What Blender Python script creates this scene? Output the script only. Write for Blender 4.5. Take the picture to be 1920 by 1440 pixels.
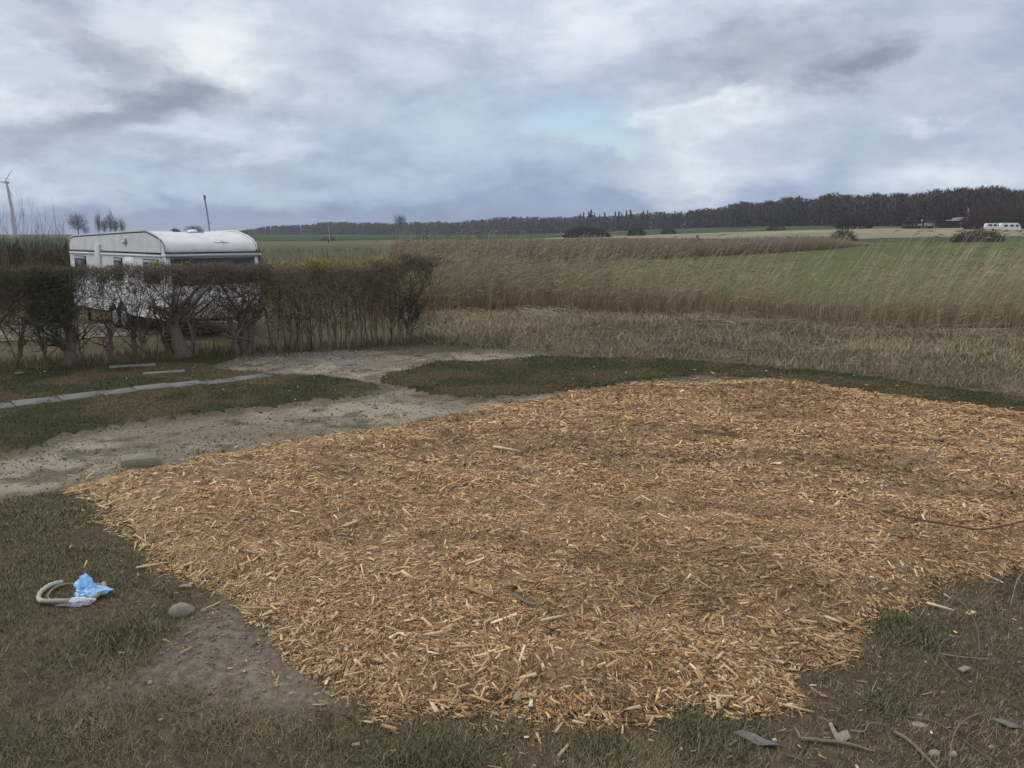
import bpy, math, random
import numpy as np
from mathutils import Vector, Matrix, noise as mnoise

R = math.radians
for o in list(bpy.data.objects):
    bpy.data.objects.remove(o, do_unlink=True)
scene = bpy.context.scene
COL = scene.collection
rng = np.random.default_rng(7)
random.seed(7)

# ------------------------------------------------------------------ camera
CAM_H = 2.7                     # the photographer stands on a raised spot
FPX = 1550.0                    # focal length in photo pixels (1920 wide)
PITCH = math.atan(280.0 / FPX)
cam_data = bpy.data.cameras.new("camera")
cam_data.sensor_width = 36.0
cam_data.lens = 36.0 * FPX / 1920.0
cam_data.clip_start = 0.1
cam_data.clip_end = 8000.0
cam = bpy.data.objects.new("camera", cam_data)
COL.objects.link(cam)
cam.location = (0, 0, CAM_H)
cam.rotation_euler = (R(90) - PITCH, 0, 0)
scene.camera = cam

def pix_dir(px, py):
    """world direction of a photo pixel"""
    a = (px - 960.0) / FPX
    b = (720.0 - py) / FPX
    c, s = math.cos(PITCH), math.sin(PITCH)
    return np.array([a, c + b * s, -s + b * c])

def G(px, py, z=0.0):
    """point on level ground seen at a photo pixel"""
    d = pix_dir(px, py)
    t = (z - CAM_H) / d[2]
    return np.array([d[0] * t, d[1] * t, z])

def at(px, py, y):
    """point seen at a photo pixel, y metres ahead"""
    d = pix_dir(px, py)
    t = y / d[1]
    return np.array([d[0] * t, y, CAM_H + d[2] * t])

# ------------------------------------------------------------------ sky
SUN_EL, SUN_AZ = R(46), R(-72)      # azimuth from +Y towards +X
world = bpy.data.worlds.new("World")
scene.world = world
world.use_nodes = True
NT = world.node_tree
NT.nodes.clear()

def wn(kind, **kw):
    n = NT.nodes.new(kind)
    for k, v in kw.items():
        setattr(n, k, v)
    return n

def wmath(op, a, b=None, c=None):
    n = wn("ShaderNodeMath", operation=op)
    for i, v in enumerate((a, b, c)):
        if v is None:
            continue
        if isinstance(v, (int, float)):
            n.inputs[i].default_value = v
        else:
            NT.links.new(v, n.inputs[i])
    return n.outputs[0]

geo = wn("ShaderNodeTexCoord")
sep = wn("ShaderNodeSeparateXYZ")
NT.links.new(geo.outputs["Generated"], sep.inputs[0])
X, Y, Z = sep.outputs
stretch = wn("ShaderNodeVectorMath", operation="MULTIPLY")
NT.links.new(geo.outputs["Generated"], stretch.inputs[0])
stretch.inputs[1].default_value = (1.0, 1.0, 2.3)

def wnoise(scale, detail, rough, w=0.0, lac=2.1):
    n = wn("ShaderNodeTexNoise", noise_dimensions="4D")
    NT.links.new(stretch.outputs[0], n.inputs["Vector"])
    n.inputs["W"].default_value = w
    n.inputs["Scale"].default_value = scale
    n.inputs["Detail"].default_value = detail
    n.inputs["Roughness"].default_value = rough
    n.inputs["Lacunarity"].default_value = lac
    return n

warp = wnoise(5.5, 8.0, 0.60, 1.3)
wsep = wn("ShaderNodeSeparateColor")
NT.links.new(warp.outputs["Color"], wsep.inputs[0])
az0 = wmath("ARCTAN2", X, Y)
el0 = wmath("ARCSINE", Z)
az = wmath("ADD", az0, wmath("MULTIPLY", wmath("SUBTRACT", wsep.outputs[0], 0.5), 0.26))
el = wmath("ADD", el0, wmath("MULTIPLY", wmath("SUBTRACT", wsep.outputs[1], 0.5), 0.15))

ramp = wn("ShaderNodeValToRGB")
NT.links.new(wmath("MULTIPLY", el, 1.0 / R(40)), ramp.inputs[0])
cr = ramp.color_ramp
cr.elements[0].position = 0.0
cr.elements[0].color = (0.37, 0.45, 0.62, 1)
cr.elements[1].position = 1.0
cr.elements[1].color = (0.70, 0.72, 0.80, 1)
for p, c in ((0.10, (0.46, 0.54, 0.69, 1)), (0.25, (0.56, 0.62, 0.74, 1)), (0.5, (0.66, 0.69, 0.79, 1))):
    e = cr.elements.new(p)
    e.color = c
base_var = wnoise(3.2, 8.0, 0.55, 4.2)
mul = wn("ShaderNodeMix", data_type="RGBA", blend_type="MULTIPLY")
mul.inputs["Factor"].default_value = 1.0
NT.links.new(ramp.outputs[0], mul.inputs["A"])
bv = wmath("ADD", wmath("MULTIPLY", base_var.outputs["Fac"], 0.5), 0.75)
cmb = wn("ShaderNodeCombineColor")
for i in range(3):
    NT.links.new(bv, cmb.inputs[i])
NT.links.new(cmb.outputs[0], mul.inputs["B"])
sky_col = mul.outputs["Result"]

def px_azel(px, py):
    d = pix_dir(px, py)
    d = d / np.linalg.norm(d)
    return math.atan2(d[0], d[1]), math.asin(d[2])

def blob_mask(px, py, rx, ry, rot=0.0, hard=0.0):
    a, e = px_azel(px, py)
    u = wmath("SUBTRACT", az, a)
    v = wmath("SUBTRACT", el, e)
    if rot:
        c, s = math.cos(R(rot)), math.sin(R(rot))
        u2 = wmath("ADD", wmath("MULTIPLY", u, c), wmath("MULTIPLY", v, s))
        v2 = wmath("SUBTRACT", wmath("MULTIPLY", v, c), wmath("MULTIPLY", u, s))
        u, v = u2, v2
    u = wmath("MULTIPLY", u, FPX / rx)
    v = wmath("MULTIPLY", v, FPX / ry)
    r = wmath("SQRT", wmath("ADD", wmath("MULTIPLY", u, u), wmath("MULTIPLY", v, v)))
    m = wn("ShaderNodeMapRange", interpolation_type="SMOOTHSTEP")
    NT.links.new(r, m.inputs["Value"])
    m.inputs["From Min"].default_value = hard
    m.inputs["From Max"].default_value = 1.3
    m.inputs["To Min"].default_value = 1.0
    m.inputs["To Max"].default_value = 0.0
    return m.outputs["Result"]

CLOUDS = [  # photo place, radii, tilt, colour, amount, core
    (960, 20, 800, 90, 0, (0.72, 0.76, 0.85), 0.8, 0.0),
    (1900, 40, 460, 240, 0, (0.47, 0.52, 0.65), 0.85, 0.1),
    (930, 250, 430, 150, 0, (0.46, 0.545, 0.69), 0.75, 0.1),
    (820, 400, 760, 66, 0, (0.26, 0.345, 0.52), 0.9, 0.15),
    (200, 405, 520, 50, 0, (0.28, 0.36, 0.54), 0.9, 0.2),
    (80, 140, 200, 130, 0, (0.80, 0.83, 0.89), 0.7, 0.1),
    (430, 110, 190, 80, 0, (0.80, 0.83, 0.88), 0.85, 0.0),
    (330, 105, 90, 50, 0, (0.80, 0.83, 0.88), 0.5, 0.0),
    (60, 350, 190, 34, 0, (0.66, 0.73, 0.83), 0.85, 0.1),
    (470, 345, 320, 34, 0, (0.55, 0.64, 0.77), 0.7, 0.1),
    (430, 258, 150, 34, 0, (0.66, 0.72, 0.82), 0.6, 0.0),
    (560, 255, 60, 20, 0, (0.68, 0.74, 0.84), 0.5, 0.0),
    (120, 40, 140, 42, -10, (0.47, 0.50, 0.59), 0.8, 0.1),
    (195, 90, 115, 52, -25, (0.40, 0.43, 0.51), 0.8, 0.1),
    (225, 125, 60, 26, -10, (0.50, 0.53, 0.60), 0.6, 0.0),
    (120, 165, 70, 28, 0, (0.50, 0.54, 0.62), 0.7, 0.0),
    (320, 190, 100, 38, 8, (0.29, 0.32, 0.39), 0.9, 0.1),
    (245, 220, 115, 46, 12, (0.29, 0.32, 0.40), 0.9, 0.1),
    (165, 262, 100, 46, 14, (0.33, 0.37, 0.46), 0.85, 0.1),
    (30, 290, 60, 38, 0, (0.40, 0.45, 0.55), 0.8, 0.1),
    (320, 298, 80, 22, 0, (0.40, 0.46, 0.57), 0.8, 0.1),
    (470, 292, 70, 20, 0, (0.42, 0.48, 0.60), 0.7, 0.0),
    (560, 305, 80, 20, 0, (0.40, 0.47, 0.60), 0.8, 0.1),
    (640, 290, 60, 16, 0, (0.42, 0.49, 0.62), 0.6, 0.0),
    (740, 305, 70, 14, 0, (0.42, 0.50, 0.63), 0.6, 0.0),
    (185, 344, 80, 14, 0, (0.44, 0.52, 0.66), 0.7, 0.1),
    (1330, 250, 200, 90, 0, (0.78, 0.82, 0.88), 0.85, 0.1),
    (1200, 212, 60, 24, 0, (0.82, 0.86, 0.92), 0.7, 0.0),
    (1380, 172, 110, 22, 8, (0.86, 0.89, 0.93), 0.8, 0.1),
    (1290, 335, 210, 42, 0, (0.78, 0.83, 0.89), 0.7, 0.1),
    (1490, 272, 120, 36, 0, (0.56, 0.63, 0.75), 0.7, 0.0),
    (1680, 270, 150, 50, 0, (0.58, 0.65, 0.77), 0.6, 0.1),
    (1755, 216, 60, 18, 6, (0.80, 0.86, 0.94), 0.6, 0.0),
    (1830, 315, 170, 46, 0, (0.76, 0.82, 0.91), 0.8, 0.1),
    (1820, 328, 40, 14, 0, (0.56, 0.66, 0.79), 0.6, 0.0),
    (1250, 165, 120, 26, 14, (0.52, 0.57, 0.66), 0.75, 0.0),
    (1340, 130, 110, 34, 8, (0.52, 0.56, 0.65), 0.75, 0.0),
    (1450, 100, 130, 56, 0, (0.38, 0.41, 0.50), 0.85, 0.1),
    (1460, 145, 80, 24, 0, (0.45, 0.49, 0.58), 0.7, 0.0),
    (1585, 130, 80, 34, 5, (0.27, 0.30, 0.37), 0.9, 0.1),
]
for px, py, rx, ry, rot, c, amt, hard in CLOUDS:
    m = blob_mask(px, py, rx, ry, rot, hard)
    mx = wn("ShaderNodeMix", data_type="RGBA")
    NT.links.new(wmath("MULTIPLY", m, amt), mx.inputs["Factor"])
    NT.links.new(sky_col, mx.inputs["A"])
    mx.inputs["B"].default_value = (*c, 1)
    sky_col = mx.outputs["Result"]

# billowing detail over every layer: lit edges whiter, hollows bluer
puff = wnoise(9.0, 9.0, 0.60, 7.7)
puff.inputs["Distortion"].default_value = 0.15
pr_ = wn("ShaderNodeMapRange", interpolation_type="SMOOTHSTEP")
NT.links.new(puff.outputs["Fac"], pr_.inputs["Value"])
pr_.inputs["From Min"].default_value = 0.34
pr_.inputs["From Max"].default_value = 0.66
hol = wn("ShaderNodeMix", data_type="RGBA")
NT.links.new(pr_.outputs["Result"], hol.inputs["Factor"])
hol.inputs["A"].default_value = (0.83, 0.88, 0.92, 1)
hol.inputs["B"].default_value = (1.17, 1.19, 1.15, 1)
mul2 = wn("ShaderNodeMix", data_type="RGBA", blend_type="MULTIPLY")
mul2.inputs["Factor"].default_value = 1.0
NT.links.new(sky_col, mul2.inputs["A"])
NT.links.new(hol.outputs["Result"], mul2.inputs["B"])
sky_col = mul2.outputs["Result"]
nishita = wn("ShaderNodeTexSky", sky_type="NISHITA")
nishita.sun_disc = False
nishita.sun_elevation = SUN_EL
nishita.sun_rotation = SUN_AZ
bg_clear = wn("ShaderNodeBackground")
bg_clear.inputs["Strength"].default_value = 0.15
NT.links.new(nishita.outputs[0], bg_clear.inputs["Color"])
bg_cloud = wn("ShaderNodeBackground")
bg_cloud.inputs["Strength"].default_value = 1.0
NT.links.new(sky_col, bg_cloud.inputs["Color"])
gap = wmath("MAXIMUM", blob_mask(1075, 225, 95, 55, -10, 0.2), blob_mask(1150, 265, 80, 26, -10, 0.2))
cover = wmath("SUBTRACT", 1.0, wmath("MULTIPLY", gap, 0.95))
mixs = wn("ShaderNodeMixShader")
NT.links.new(cover, mixs.inputs[0])
NT.links.new(bg_clear.outputs[0], mixs.inputs[1])
NT.links.new(bg_cloud.outputs[0], mixs.inputs[2])
wout = wn("ShaderNodeOutputWorld")
NT.links.new(mixs.outputs[0], wout.inputs[0])

# ------------------------------------------------------------------ sun behind cloud, exposure
sun_data = bpy.data.lights.new("sun", "SUN")
sun_data.energy = 1.25
sun_data.angle = R(18)
sun_data.color = (1.0, 0.96, 0.9)
sun = bpy.data.objects.new("sun", sun_data)
COL.objects.link(sun)
sun.location = (-50, 15, 60)
sd = Vector((math.sin(SUN_AZ) * math.cos(SUN_EL), math.cos(SUN_AZ) * math.cos(SUN_EL), math.sin(SUN_EL)))
sun.rotation_euler = sd.to_track_quat('Z', 'Y').to_euler()

vs = scene.view_settings
vs.view_transform = 'Standard'
vs.look = 'None'
vs.exposure = 0.0
vs.gamma = 1.0
vs.use_curve_mapping = False
scene.cycles.max_bounces = 5
scene.cycles.diffuse_bounces = 3
scene.cycles.glossy_bounces = 2
scene.cycles.transparent_max_bounces = 4

# ------------------------------------------------------------------ helpers
def smooth(e0, e1, x):
    t = np.clip((np.asarray(x, float) - e0) / (e1 - e0), 0, 1)
    return t * t * (3 - 2 * t)

_perm = np.random.default_rng(11).random((256, 256))
def vnoise(x, y, scale=1.0, seed=0):
    x = np.asarray(x, float) / scale + seed * 17.31
    y = np.asarray(y, float) / scale + seed * 9.73
    xi, yi = np.floor(x).astype(int), np.floor(y).astype(int)
    xf, yf = x - xi, y - yi
    u, v = xf * xf * (3 - 2 * xf), yf * yf * (3 - 2 * yf)
    g = lambda a, b: _perm[a & 255, b & 255]
    return (g(xi, yi) * (1 - u) + g(xi + 1, yi) * u) * (1 - v) + (g(xi, yi + 1) * (1 - u) + g(xi + 1, yi + 1) * u) * v

def fbm(x, y, scale=1.0, seed=0, octs=4):
    r, a, tot = 0.0, 1.0, 0.0
    for i in range(octs):
        r = r + a * vnoise(x, y, scale / (2.03 ** i), seed + i * 3)
        tot += a
        a *= 0.5
    return r / tot

def sdf(x, y, poly):
    """signed distance to a polygon, positive inside"""
    x, y = np.asarray(x, float), np.asarray(y, float)
    d = np.full(x.shape, 1e9)
    inside = np.zeros(x.shape, bool)
    n = len(poly)
    for i in range(n):
        ax, ay = poly[i][0], poly[i][1]
        bx, by = poly[(i + 1) % n][0], poly[(i + 1) % n][1]
        ex, ey = bx - ax, by - ay
        wx, wy = x - ax, y - ay
        t = np.clip((wx * ex + wy * ey) / (ex * ex + ey * ey + 1e-12), 0, 1)
        d = np.minimum(d, np.hypot(wx - ex * t, wy - ey * t))
        c = ((ay > y) != (by > y))
        with np.errstate(divide='ignore', invalid='ignore'):
            xc = ax + (y - ay) / (by - ay + 1e-15) * ex
        inside ^= c & (x < xc)
    return np.where(inside, d, -d)

_GX0, _GX1, _GY0, _GY1, _GS = -16.0, 27.0, 2.0, 34.0, 0.1
_gxs = np.arange(_GX0, _GX1 + 1e-6, _GS)
_gys = np.arange(_GY0, _GY1 + 1e-6, _GS)
_cache = {}
def sdfc(x, y, poly):
    """distance to one of the near outlines, looked up in a 10 cm grid"""
    key = id(poly)
    if key not in _cache:
        A, B = np.meshgrid(_gxs, _gys)
        _cache[key] = (poly, sdf(A, B, poly))
    g = _cache[key][1]
    x, y = np.asarray(x, float), np.asarray(y, float)
    cx, cy = np.clip(x, _GX0, _GX1 - 1e-3), np.clip(y, _GY0, _GY1 - 1e-3)
    fx_, fy_ = (cx - _GX0) / _GS, (cy - _GY0) / _GS
    i, j = np.minimum(fx_.astype(int), g.shape[1] - 2), np.minimum(fy_.astype(int), g.shape[0] - 2)
    u, v = fx_ - i, fy_ - j
    r = (g[j, i] * (1 - u) + g[j, i + 1] * u) * (1 - v) + (g[j + 1, i] * (1 - u) + g[j + 1, i + 1] * u) * v
    return r - np.hypot(x - cx, y - cy) * 1.0001 - np.where((x != cx) | (y != cy), 0.5, 0.0)

def PG(pts):
    return [tuple(G(*p)[:2]) for p in pts]

def smooth_poly(P, n=6):
    """Catmull-Rom rounding of a closed outline"""
    P = np.array(P)
    out = []
    N = len(P)
    for i in range(N):
        p0, p1, p2, p3 = P[i - 1], P[i], P[(i + 1) % N], P[(i + 2) % N]
        for k in range(n):
            t = k / n
            out.append(0.5 * (2 * p1 + (p2 - p0) * t + (2 * p0 - 5 * p1 + 4 * p2 - p3) * t * t + (3 * p1 - p0 - 3 * p2 + p3) * t ** 3))
    return np.array(out)

def make_mesh(name, chunks, smooth_shade=False):
    """chunks: list of (V, F, C) with F an (n,3) or (n,4) array and C per-vertex colour or None"""
    Vs, loops, totals, Cs = [], [], [], []
    off = 0
    for V, F, C in chunks:
        V = np.asarray(V, float).reshape(-1, 3)
        F = np.asarray(F, int)
        Vs.append(V)
        loops.append((F + off).ravel())
        totals.append(np.full(len(F), F.shape[1]))
        if C is None:
            C = np.ones((len(V), 3)) * 0.5
        C = np.asarray(C, float)
        if C.ndim == 1:
            C = np.tile(C, (len(V), 1))
        Cs.append(C)
        off += len(V)
    V = np.concatenate(Vs)
    L = np.concatenate(loops)
    T = np.concatenate(totals)
    Cc = np.concatenate(Cs)
    me = bpy.data.meshes.new(name)
    me.vertices.add(len(V))
    me.vertices.foreach_set("co", V.astype(np.float32).ravel())
    me.loops.add(len(L))
    me.loops.foreach_set("vertex_index", L.astype(np.int32))
    me.polygons.add(len(T))
    me.polygons.foreach_set("loop_start", np.concatenate([[0], np.cumsum(T)[:-1]]).astype(np.int32))
    me.polygons.foreach_set("loop_total", T.astype(np.int32))
    if smooth_shade:
        me.polygons.foreach_set("use_smooth", np.ones(len(T), bool))
    me.update(calc_edges=True)
    att = me.color_attributes.new("tint", 'FLOAT_COLOR', 'POINT')
    att.data.foreach_set("color", np.hstack([Cc, np.ones((len(Cc), 1))]).astype(np.float32).ravel())
    return me

def link(name, me, mat=None, parent=None, label=None, cat=None, group=None, kind=None):
    o = bpy.data.objects.new(name, me)
    COL.objects.link(o)
    if mat is not None and me is not None:
        me.materials.clear()
        me.materials.append(mat)
    if parent is not None:
        o.parent = parent
    for k, v in (("label", label), ("category", cat), ("group", group), ("kind", kind)):
        if v:
            o[k] = v
    return o

def obj(name, chunks, mat, parent=None, smooth_shade=False, **kw):
    return link(name, make_mesh(name, chunks, smooth_shade), mat, parent, **kw)

def empty(name, loc=(0, 0, 0), rz=0.0, **kw):
    o = link(name, None, None, None, **kw)
    o.location = loc
    o.rotation_euler = (0, 0, rz)
    o.empty_display_size = 0.2
    return o

def copy_tree(o, parent=None):
    c = o.copy()
    COL.objects.link(c)
    c.parent = parent
    for ch in list(o.children):
        copy_tree(ch, c)
    return c

def box(x0, x1, y0, y1, z0, z1, bev=0.0, C=None):
    if bev <= 0:
        V = np.array([(x, y, z) for z in (z0, z1) for y in (y0, y1) for x in (x0, x1)])
        F = np.array([(0, 2, 3, 1), (4, 5, 7, 6), (0, 1, 5, 4), (2, 6, 7, 3), (0, 4, 6, 2), (1, 3, 7, 5)])
        return (V, F, C)
    b = bev
    V = []
    for z, i in ((z0, b), (z0 + b, 0), (z1 - b, 0), (z1, b)):
        xa, xb, ya, yb = x0 + i, x1 - i, y0 + i, y1 - i
        V += [(xa + b, ya, z), (xb - b, ya, z), (xb, ya + b, z), (xb, yb - b, z), (xb - b, yb, z), (xa + b, yb, z), (xa, yb - b, z), (xa, ya + b, z)]
    F = []
    for r in range(3):
        for k in range(8):
            F.append((r * 8 + k, r * 8 + (k + 1) % 8, r * 8 + 8 + (k + 1) % 8, r * 8 + 8 + k))
    F += [(24, 25, 26, 27), (24, 27, 28, 31), (28, 29, 30, 31), (3, 2, 1, 0), (7, 4, 3, 0), (7, 6, 5, 4)]
    return (np.array(V), np.array(F), C)

def prisms(P0, P1, R0, R1, n=3, C0=None, C1=None, up=None):
    """many tapered open prisms at once"""
    P0, P1 = np.asarray(P0, float), np.asarray(P1, float)
    N = len(P0)
    R0 = np.broadcast_to(R0, (N,)); R1 = np.broadcast_to(R1, (N,))
    D = P1 - P0
    D = D / (np.linalg.norm(D, axis=1, keepdims=True) + 1e-9)
    ref = np.where(np.abs(D[:, 2:3]) > 0.9, np.array([[1.0, 0.13, 0]]), np.array([[0, 0.1, 1.0]]))
    A = np.cross(D, ref); A /= np.linalg.norm(A, axis=1, keepdims=True) + 1e-9
    B = np.cross(D, A)
    V = np.zeros((N, 2 * n, 3))
    for k in range(n):
        t = 2 * math.pi * k / n + 0.4
        dirv = A * math.cos(t) + B * math.sin(t)
        V[:, k] = P0 + dirv * R0[:, None]
        V[:, n + k] = P1 + dirv * R1[:, None]
    F = np.array([(k, (k + 1) % n, n + (k + 1) % n, n + k) for k in range(n)])
    F = (F[None] + (np.arange(N) * 2 * n)[:, None, None]).reshape(-1, 4)
    C = None
    if C0 is not None:
        C0 = np.broadcast_to(C0, (N, 3)); C1 = C0 if C1 is None else np.broadcast_to(C1, (N, 3))
        C = np.concatenate([np.repeat(C0[:, None], n, 1), np.repeat(C1[:, None], n, 1)], 1).reshape(-1, 3)
    return (V.reshape(-1, 3), F, C)

def tube(path, radii, n=8, C=None, caps=True):
    """one smooth tube along a polyline"""
    P = np.asarray(path, float)
    m = len(P)
    radii = np.broadcast_to(radii, (m,))
    T = np.gradient(P, axis=0)
    T /= np.linalg.norm(T, axis=1, keepdims=True) + 1e-9
    ref = np.array([0, 0, 1.0]) if abs(T[0, 2]) < 0.9 else np.array([1.0, 0, 0])
    a = np.cross(T[0], ref); a /= np.linalg.norm(a)
    V = []
    for i in range(m):
        a = a - T[i] * np.dot(a, T[i]); a /= np.linalg.norm(a) + 1e-9
        b = np.cross(T[i], a)
        for k in range(n):
            t = 2 * math.pi * k / n
            V.append(P[i] + (a * math.cos(t) + b * math.sin(t)) * radii[i])
    F = [(i * n + k, i * n + (k + 1) % n, (i + 1) * n + (k + 1) % n, (i + 1) * n + k) for i in range(m - 1) for k in range(n)]
    out = [(np.array(V), np.array(F), C)]
    if caps:
        Vc = np.array(V[:n] + [P[0]] + V[-n:] + [P[-1]])
        Fc = [((k + 1) % n, k, n) for k in range(n)] + [(n + 1 + k, n + 1 + (k + 1) % n, 2 * n + 1) for k in range(n)]
        out.append((Vc, np.array(Fc), C))
    return out

def blades(P, L, W, lean, up=1.0, curl=0.0, C=None, Ctip=None, r=None):
    """tapered straight or two-piece blades, P (n,3)"""
    r = r or rng
    n = len(P)
    a = r.random(n) * 2 * math.pi
    dirh = np.stack([np.cos(a), np.sin(a), np.zeros(n)], 1)
    side = np.stack([-np.sin(a), np.cos(a), np.zeros(n)], 1)
    tip = P + dirh * (L * lean)[:, None] + np.array([0, 0, 1.0]) * (L * np.sqrt(np.clip(1 - lean ** 2, 0.02, 1)) * up)[:, None]
    w = (W * 0.5)[:, None]
    V = np.stack([P - side * w, P + side * w, tip], 1)
    F = np.arange(n * 3).reshape(n, 3)
    Ct = C if Ctip is None else Ctip
    Cc = np.stack([C, C, Ct], 1).reshape(-1, 3)
    return (V.reshape(-1, 3), F, Cc)

# ---- materials
def material(name, color=None, rough=0.85, var=0.25, scale=8.0, bump=0.0, bump_scale=40.0, attr=False, spec=0.3,
             detail=5.0, metallic=0.0, color2=None, stretch=None, bump_dist=0.02, translucent=0.0):
    m = bpy.data.materials.new(name)
    m.use_nodes = True
    nt = m.node_tree
    b = nt.nodes["Principled BSDF"]
    b.inputs["Roughness"].default_value = rough
    b.inputs["Metallic"].default_value = metallic
    b.inputs["Specular IOR Level"].default_value = spec
    tc = nt.nodes.new("ShaderNodeTexCoord")
    vec = tc.outputs["Object"]
    if stretch:
        mp = nt.nodes.new("ShaderNodeMapping")
        mp.inputs["Scale"].default_value = stretch
        nt.links.new(vec, mp.inputs[0])
        vec = mp.outputs[0]
    nz = nt.nodes.new("ShaderNodeTexNoise")
    nz.inputs["Scale"].default_value = scale
    nz.inputs["Detail"].default_value = detail
    nz.inputs["Roughness"].default_value = 0.62
    nt.links.new(vec, nz.inputs["Vector"])
    if attr:
        a = nt.nodes.new("ShaderNodeAttribute")
        a.attribute_name = "tint"
        src = a.outputs["Color"]
    else:
        c = nt.nodes.new("ShaderNodeRGB")
        c.outputs[0].default_value = (*color, 1)
        src = c.outputs[0]
    if color2 is not None:
        rmp = nt.nodes.new("ShaderNodeMapRange")
        rmp.inputs["From Min"].default_value = 0.42
        rmp.inputs["From Max"].default_value = 0.62
        nt.links.new(nz.outputs["Fac"], rmp.inputs["Value"])
        mx = nt.nodes.new("ShaderNodeMix"); mx.data_type = "RGBA"
        nt.links.new(rmp.outputs[0], mx.inputs["Factor"])
        nt.links.new(src, mx.inputs["A"])
        mx.inputs["B"].default_value = (*color2, 1)
        src = mx.outputs["Result"]
    if var:
        rm = nt.nodes.new("ShaderNodeMapRange")
        rm.inputs["From Min"].default_value = 0.25
        rm.inputs["From Max"].default_value = 0.75
        rm.inputs["To Min"].default_value = 1 - var
        rm.inputs["To Max"].default_value = 1 + var
        nt.links.new(nz.outputs["Fac"], rm.inputs["Value"])
        vm = nt.nodes.new("ShaderNodeVectorMath"); vm.operation = "SCALE"
        nt.links.new(src, vm.inputs[0])
        nt.links.new(rm.outputs[0], vm.inputs["Scale"])
        src = vm.outputs[0]
    nt.links.new(src, b.inputs["Base Color"])
    if bump:
        n2 = nt.nodes.new("ShaderNodeTexNoise")
        n2.inputs["Scale"].default_value = bump_scale
        n2.inputs["Detail"].default_value = 6
        n2.inputs["Roughness"].default_value = 0.65
        nt.links.new(vec, n2.inputs["Vector"])
        bp = nt.nodes.new("ShaderNodeBump")
        bp.inputs["Strength"].default_value = bump
        bp.inputs["Distance"].default_value = bump_dist
        nt.links.new(n2.outputs["Fac"], bp.inputs["Height"])
        nt.links.new(bp.outputs[0], b.inputs["Normal"])
    return m

M_soil = material("soil_and_worn_turf", attr=True, rough=0.95, var=0.55, scale=14, bump=0.9, bump_scale=55, spec=0.1, detail=8, bump_dist=0.03)
M_path = material("sandy_gravel", attr=True, rough=0.95, var=0.45, scale=24, bump=0.6, bump_scale=110, spec=0.15, detail=9, bump_dist=0.02)
M_far = material("distant_field", attr=True, rough=0.95, var=0.22, scale=0.05, spec=0.05, detail=8)
M_blade = material("grass_blades", attr=True, rough=0.7, var=0.15, scale=3, spec=0.2)
M_chip = material("chipped_wood", attr=True, rough=0.75, var=0.22, scale=60, spec=0.2)
M_bark = material("bare_bark", attr=True, rough=0.9, var=0.3, scale=25, spec=0.15)
M_reed = material("dry_reed", attr=True, rough=0.7, var=0.15, scale=2, spec=0.2)
M_stone = material("field_stone", (0.31, 0.255, 0.195), rough=0.85, var=0.25, scale=22, bump=0.3, bump_scale=60, spec=0.2)
M_concrete = material("weathered_concrete", (0.23, 0.225, 0.21), rough=0.92, var=0.3, scale=12, bump=0.35, bump_scale=70, spec=0.2, color2=(0.155, 0.15, 0.13))
M_white = material("white_caravan_paint", (0.80, 0.80, 0.78), rough=0.35, var=0.07, scale=2.5, spec=0.4)

def dirty_roof():
    m = material("weathered_white_roof", (0.80, 0.80, 0.785), rough=0.45, var=0.08, scale=3.0, spec=0.35, color2=(0.64, 0.64, 0.61))
    return m
M_roof = dirty_roof()
M_darktrim = material("dark_rubber_trim", (0.03, 0.032, 0.035), rough=0.6, var=0.1)
M_glass = material("dark_acrylic_window", (0.03, 0.032, 0.035), rough=0.2, var=0.05, spec=0.25)
M_tyre = material("tyre_rubber", (0.02, 0.02, 0.02), rough=0.85, var=0.2)
M_rim = material("silver_rim", (0.5, 0.5, 0.5), rough=0.4, var=0.08, metallic=0.6)
M_alu = material("grey_aluminium", (0.45, 0.46, 0.47), rough=0.45, var=0.08, metallic=0.3)
M_bluebag = material("blue_plastic_film", (0.18, 0.46, 0.78), rough=0.3, var=0.12, scale=14, spec=0.5, color2=(0.42, 0.62, 0.85))
M_whitebag = material("white_plastic_film", (0.60, 0.62, 0.68), rough=0.35, var=0.08, scale=14, spec=0.5)
M_hose = material("grey_beige_hose", attr=True, rough=0.6, var=0.12, scale=30, spec=0.3)
M_turbine = material("turbine_paint", (0.46, 0.48, 0.50), rough=0.5, var=0.04)
M_scrap = material("dirty_pale_scrap", (0.30, 0.265, 0.215), rough=0.9, var=0.3, scale=40)
M_plastic = material("torn_grey_plastic", (0.19, 0.175, 0.15), rough=0.9, var=0.25, scale=30)
M_housewall = material("dark_timber_wall", (0.05, 0.042, 0.038), rough=0.85, var=0.2)
M_houselight = material("pale_house_wall", (0.55, 0.54, 0.50), rough=0.8, var=0.1)
M_houseroof = material("dark_roof_felt", (0.045, 0.042, 0.042), rough=0.9, var=0.2)
M_brick = material("red_plastic", (0.30, 0.07, 0.045), rough=0.7, var=0.2)

# ------------------------------------------------------------------ terrain
ZR_D = [0, 110, 160, 200, 260, 350, 430, 600, 1000, 3000]
ZR_Z = [0, 0, 0.40, 1.0, 2.4, 5.2, 6.8, 12, 24, 30]
ZL_D = [0, 150, 400, 900, 1400, 3000]
ZL_Z = [0, 0, 0.9, 2.5, 2.9, 2.6]
def terrain(x, y):
    x, y = np.asarray(x, float), np.asarray(y, float)
    d = np.hypot(x, y)
    u = np.where(y > 1, x / np.maximum(y, 1), np.sign(x) * 2)
    t = smooth(-0.05, 0.46, u) * (y > 0)
    z = t * np.interp(d, ZR_D, ZR_Z) + (1 - t) * np.interp(d, ZL_D, ZL_Z)
    return z

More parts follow.
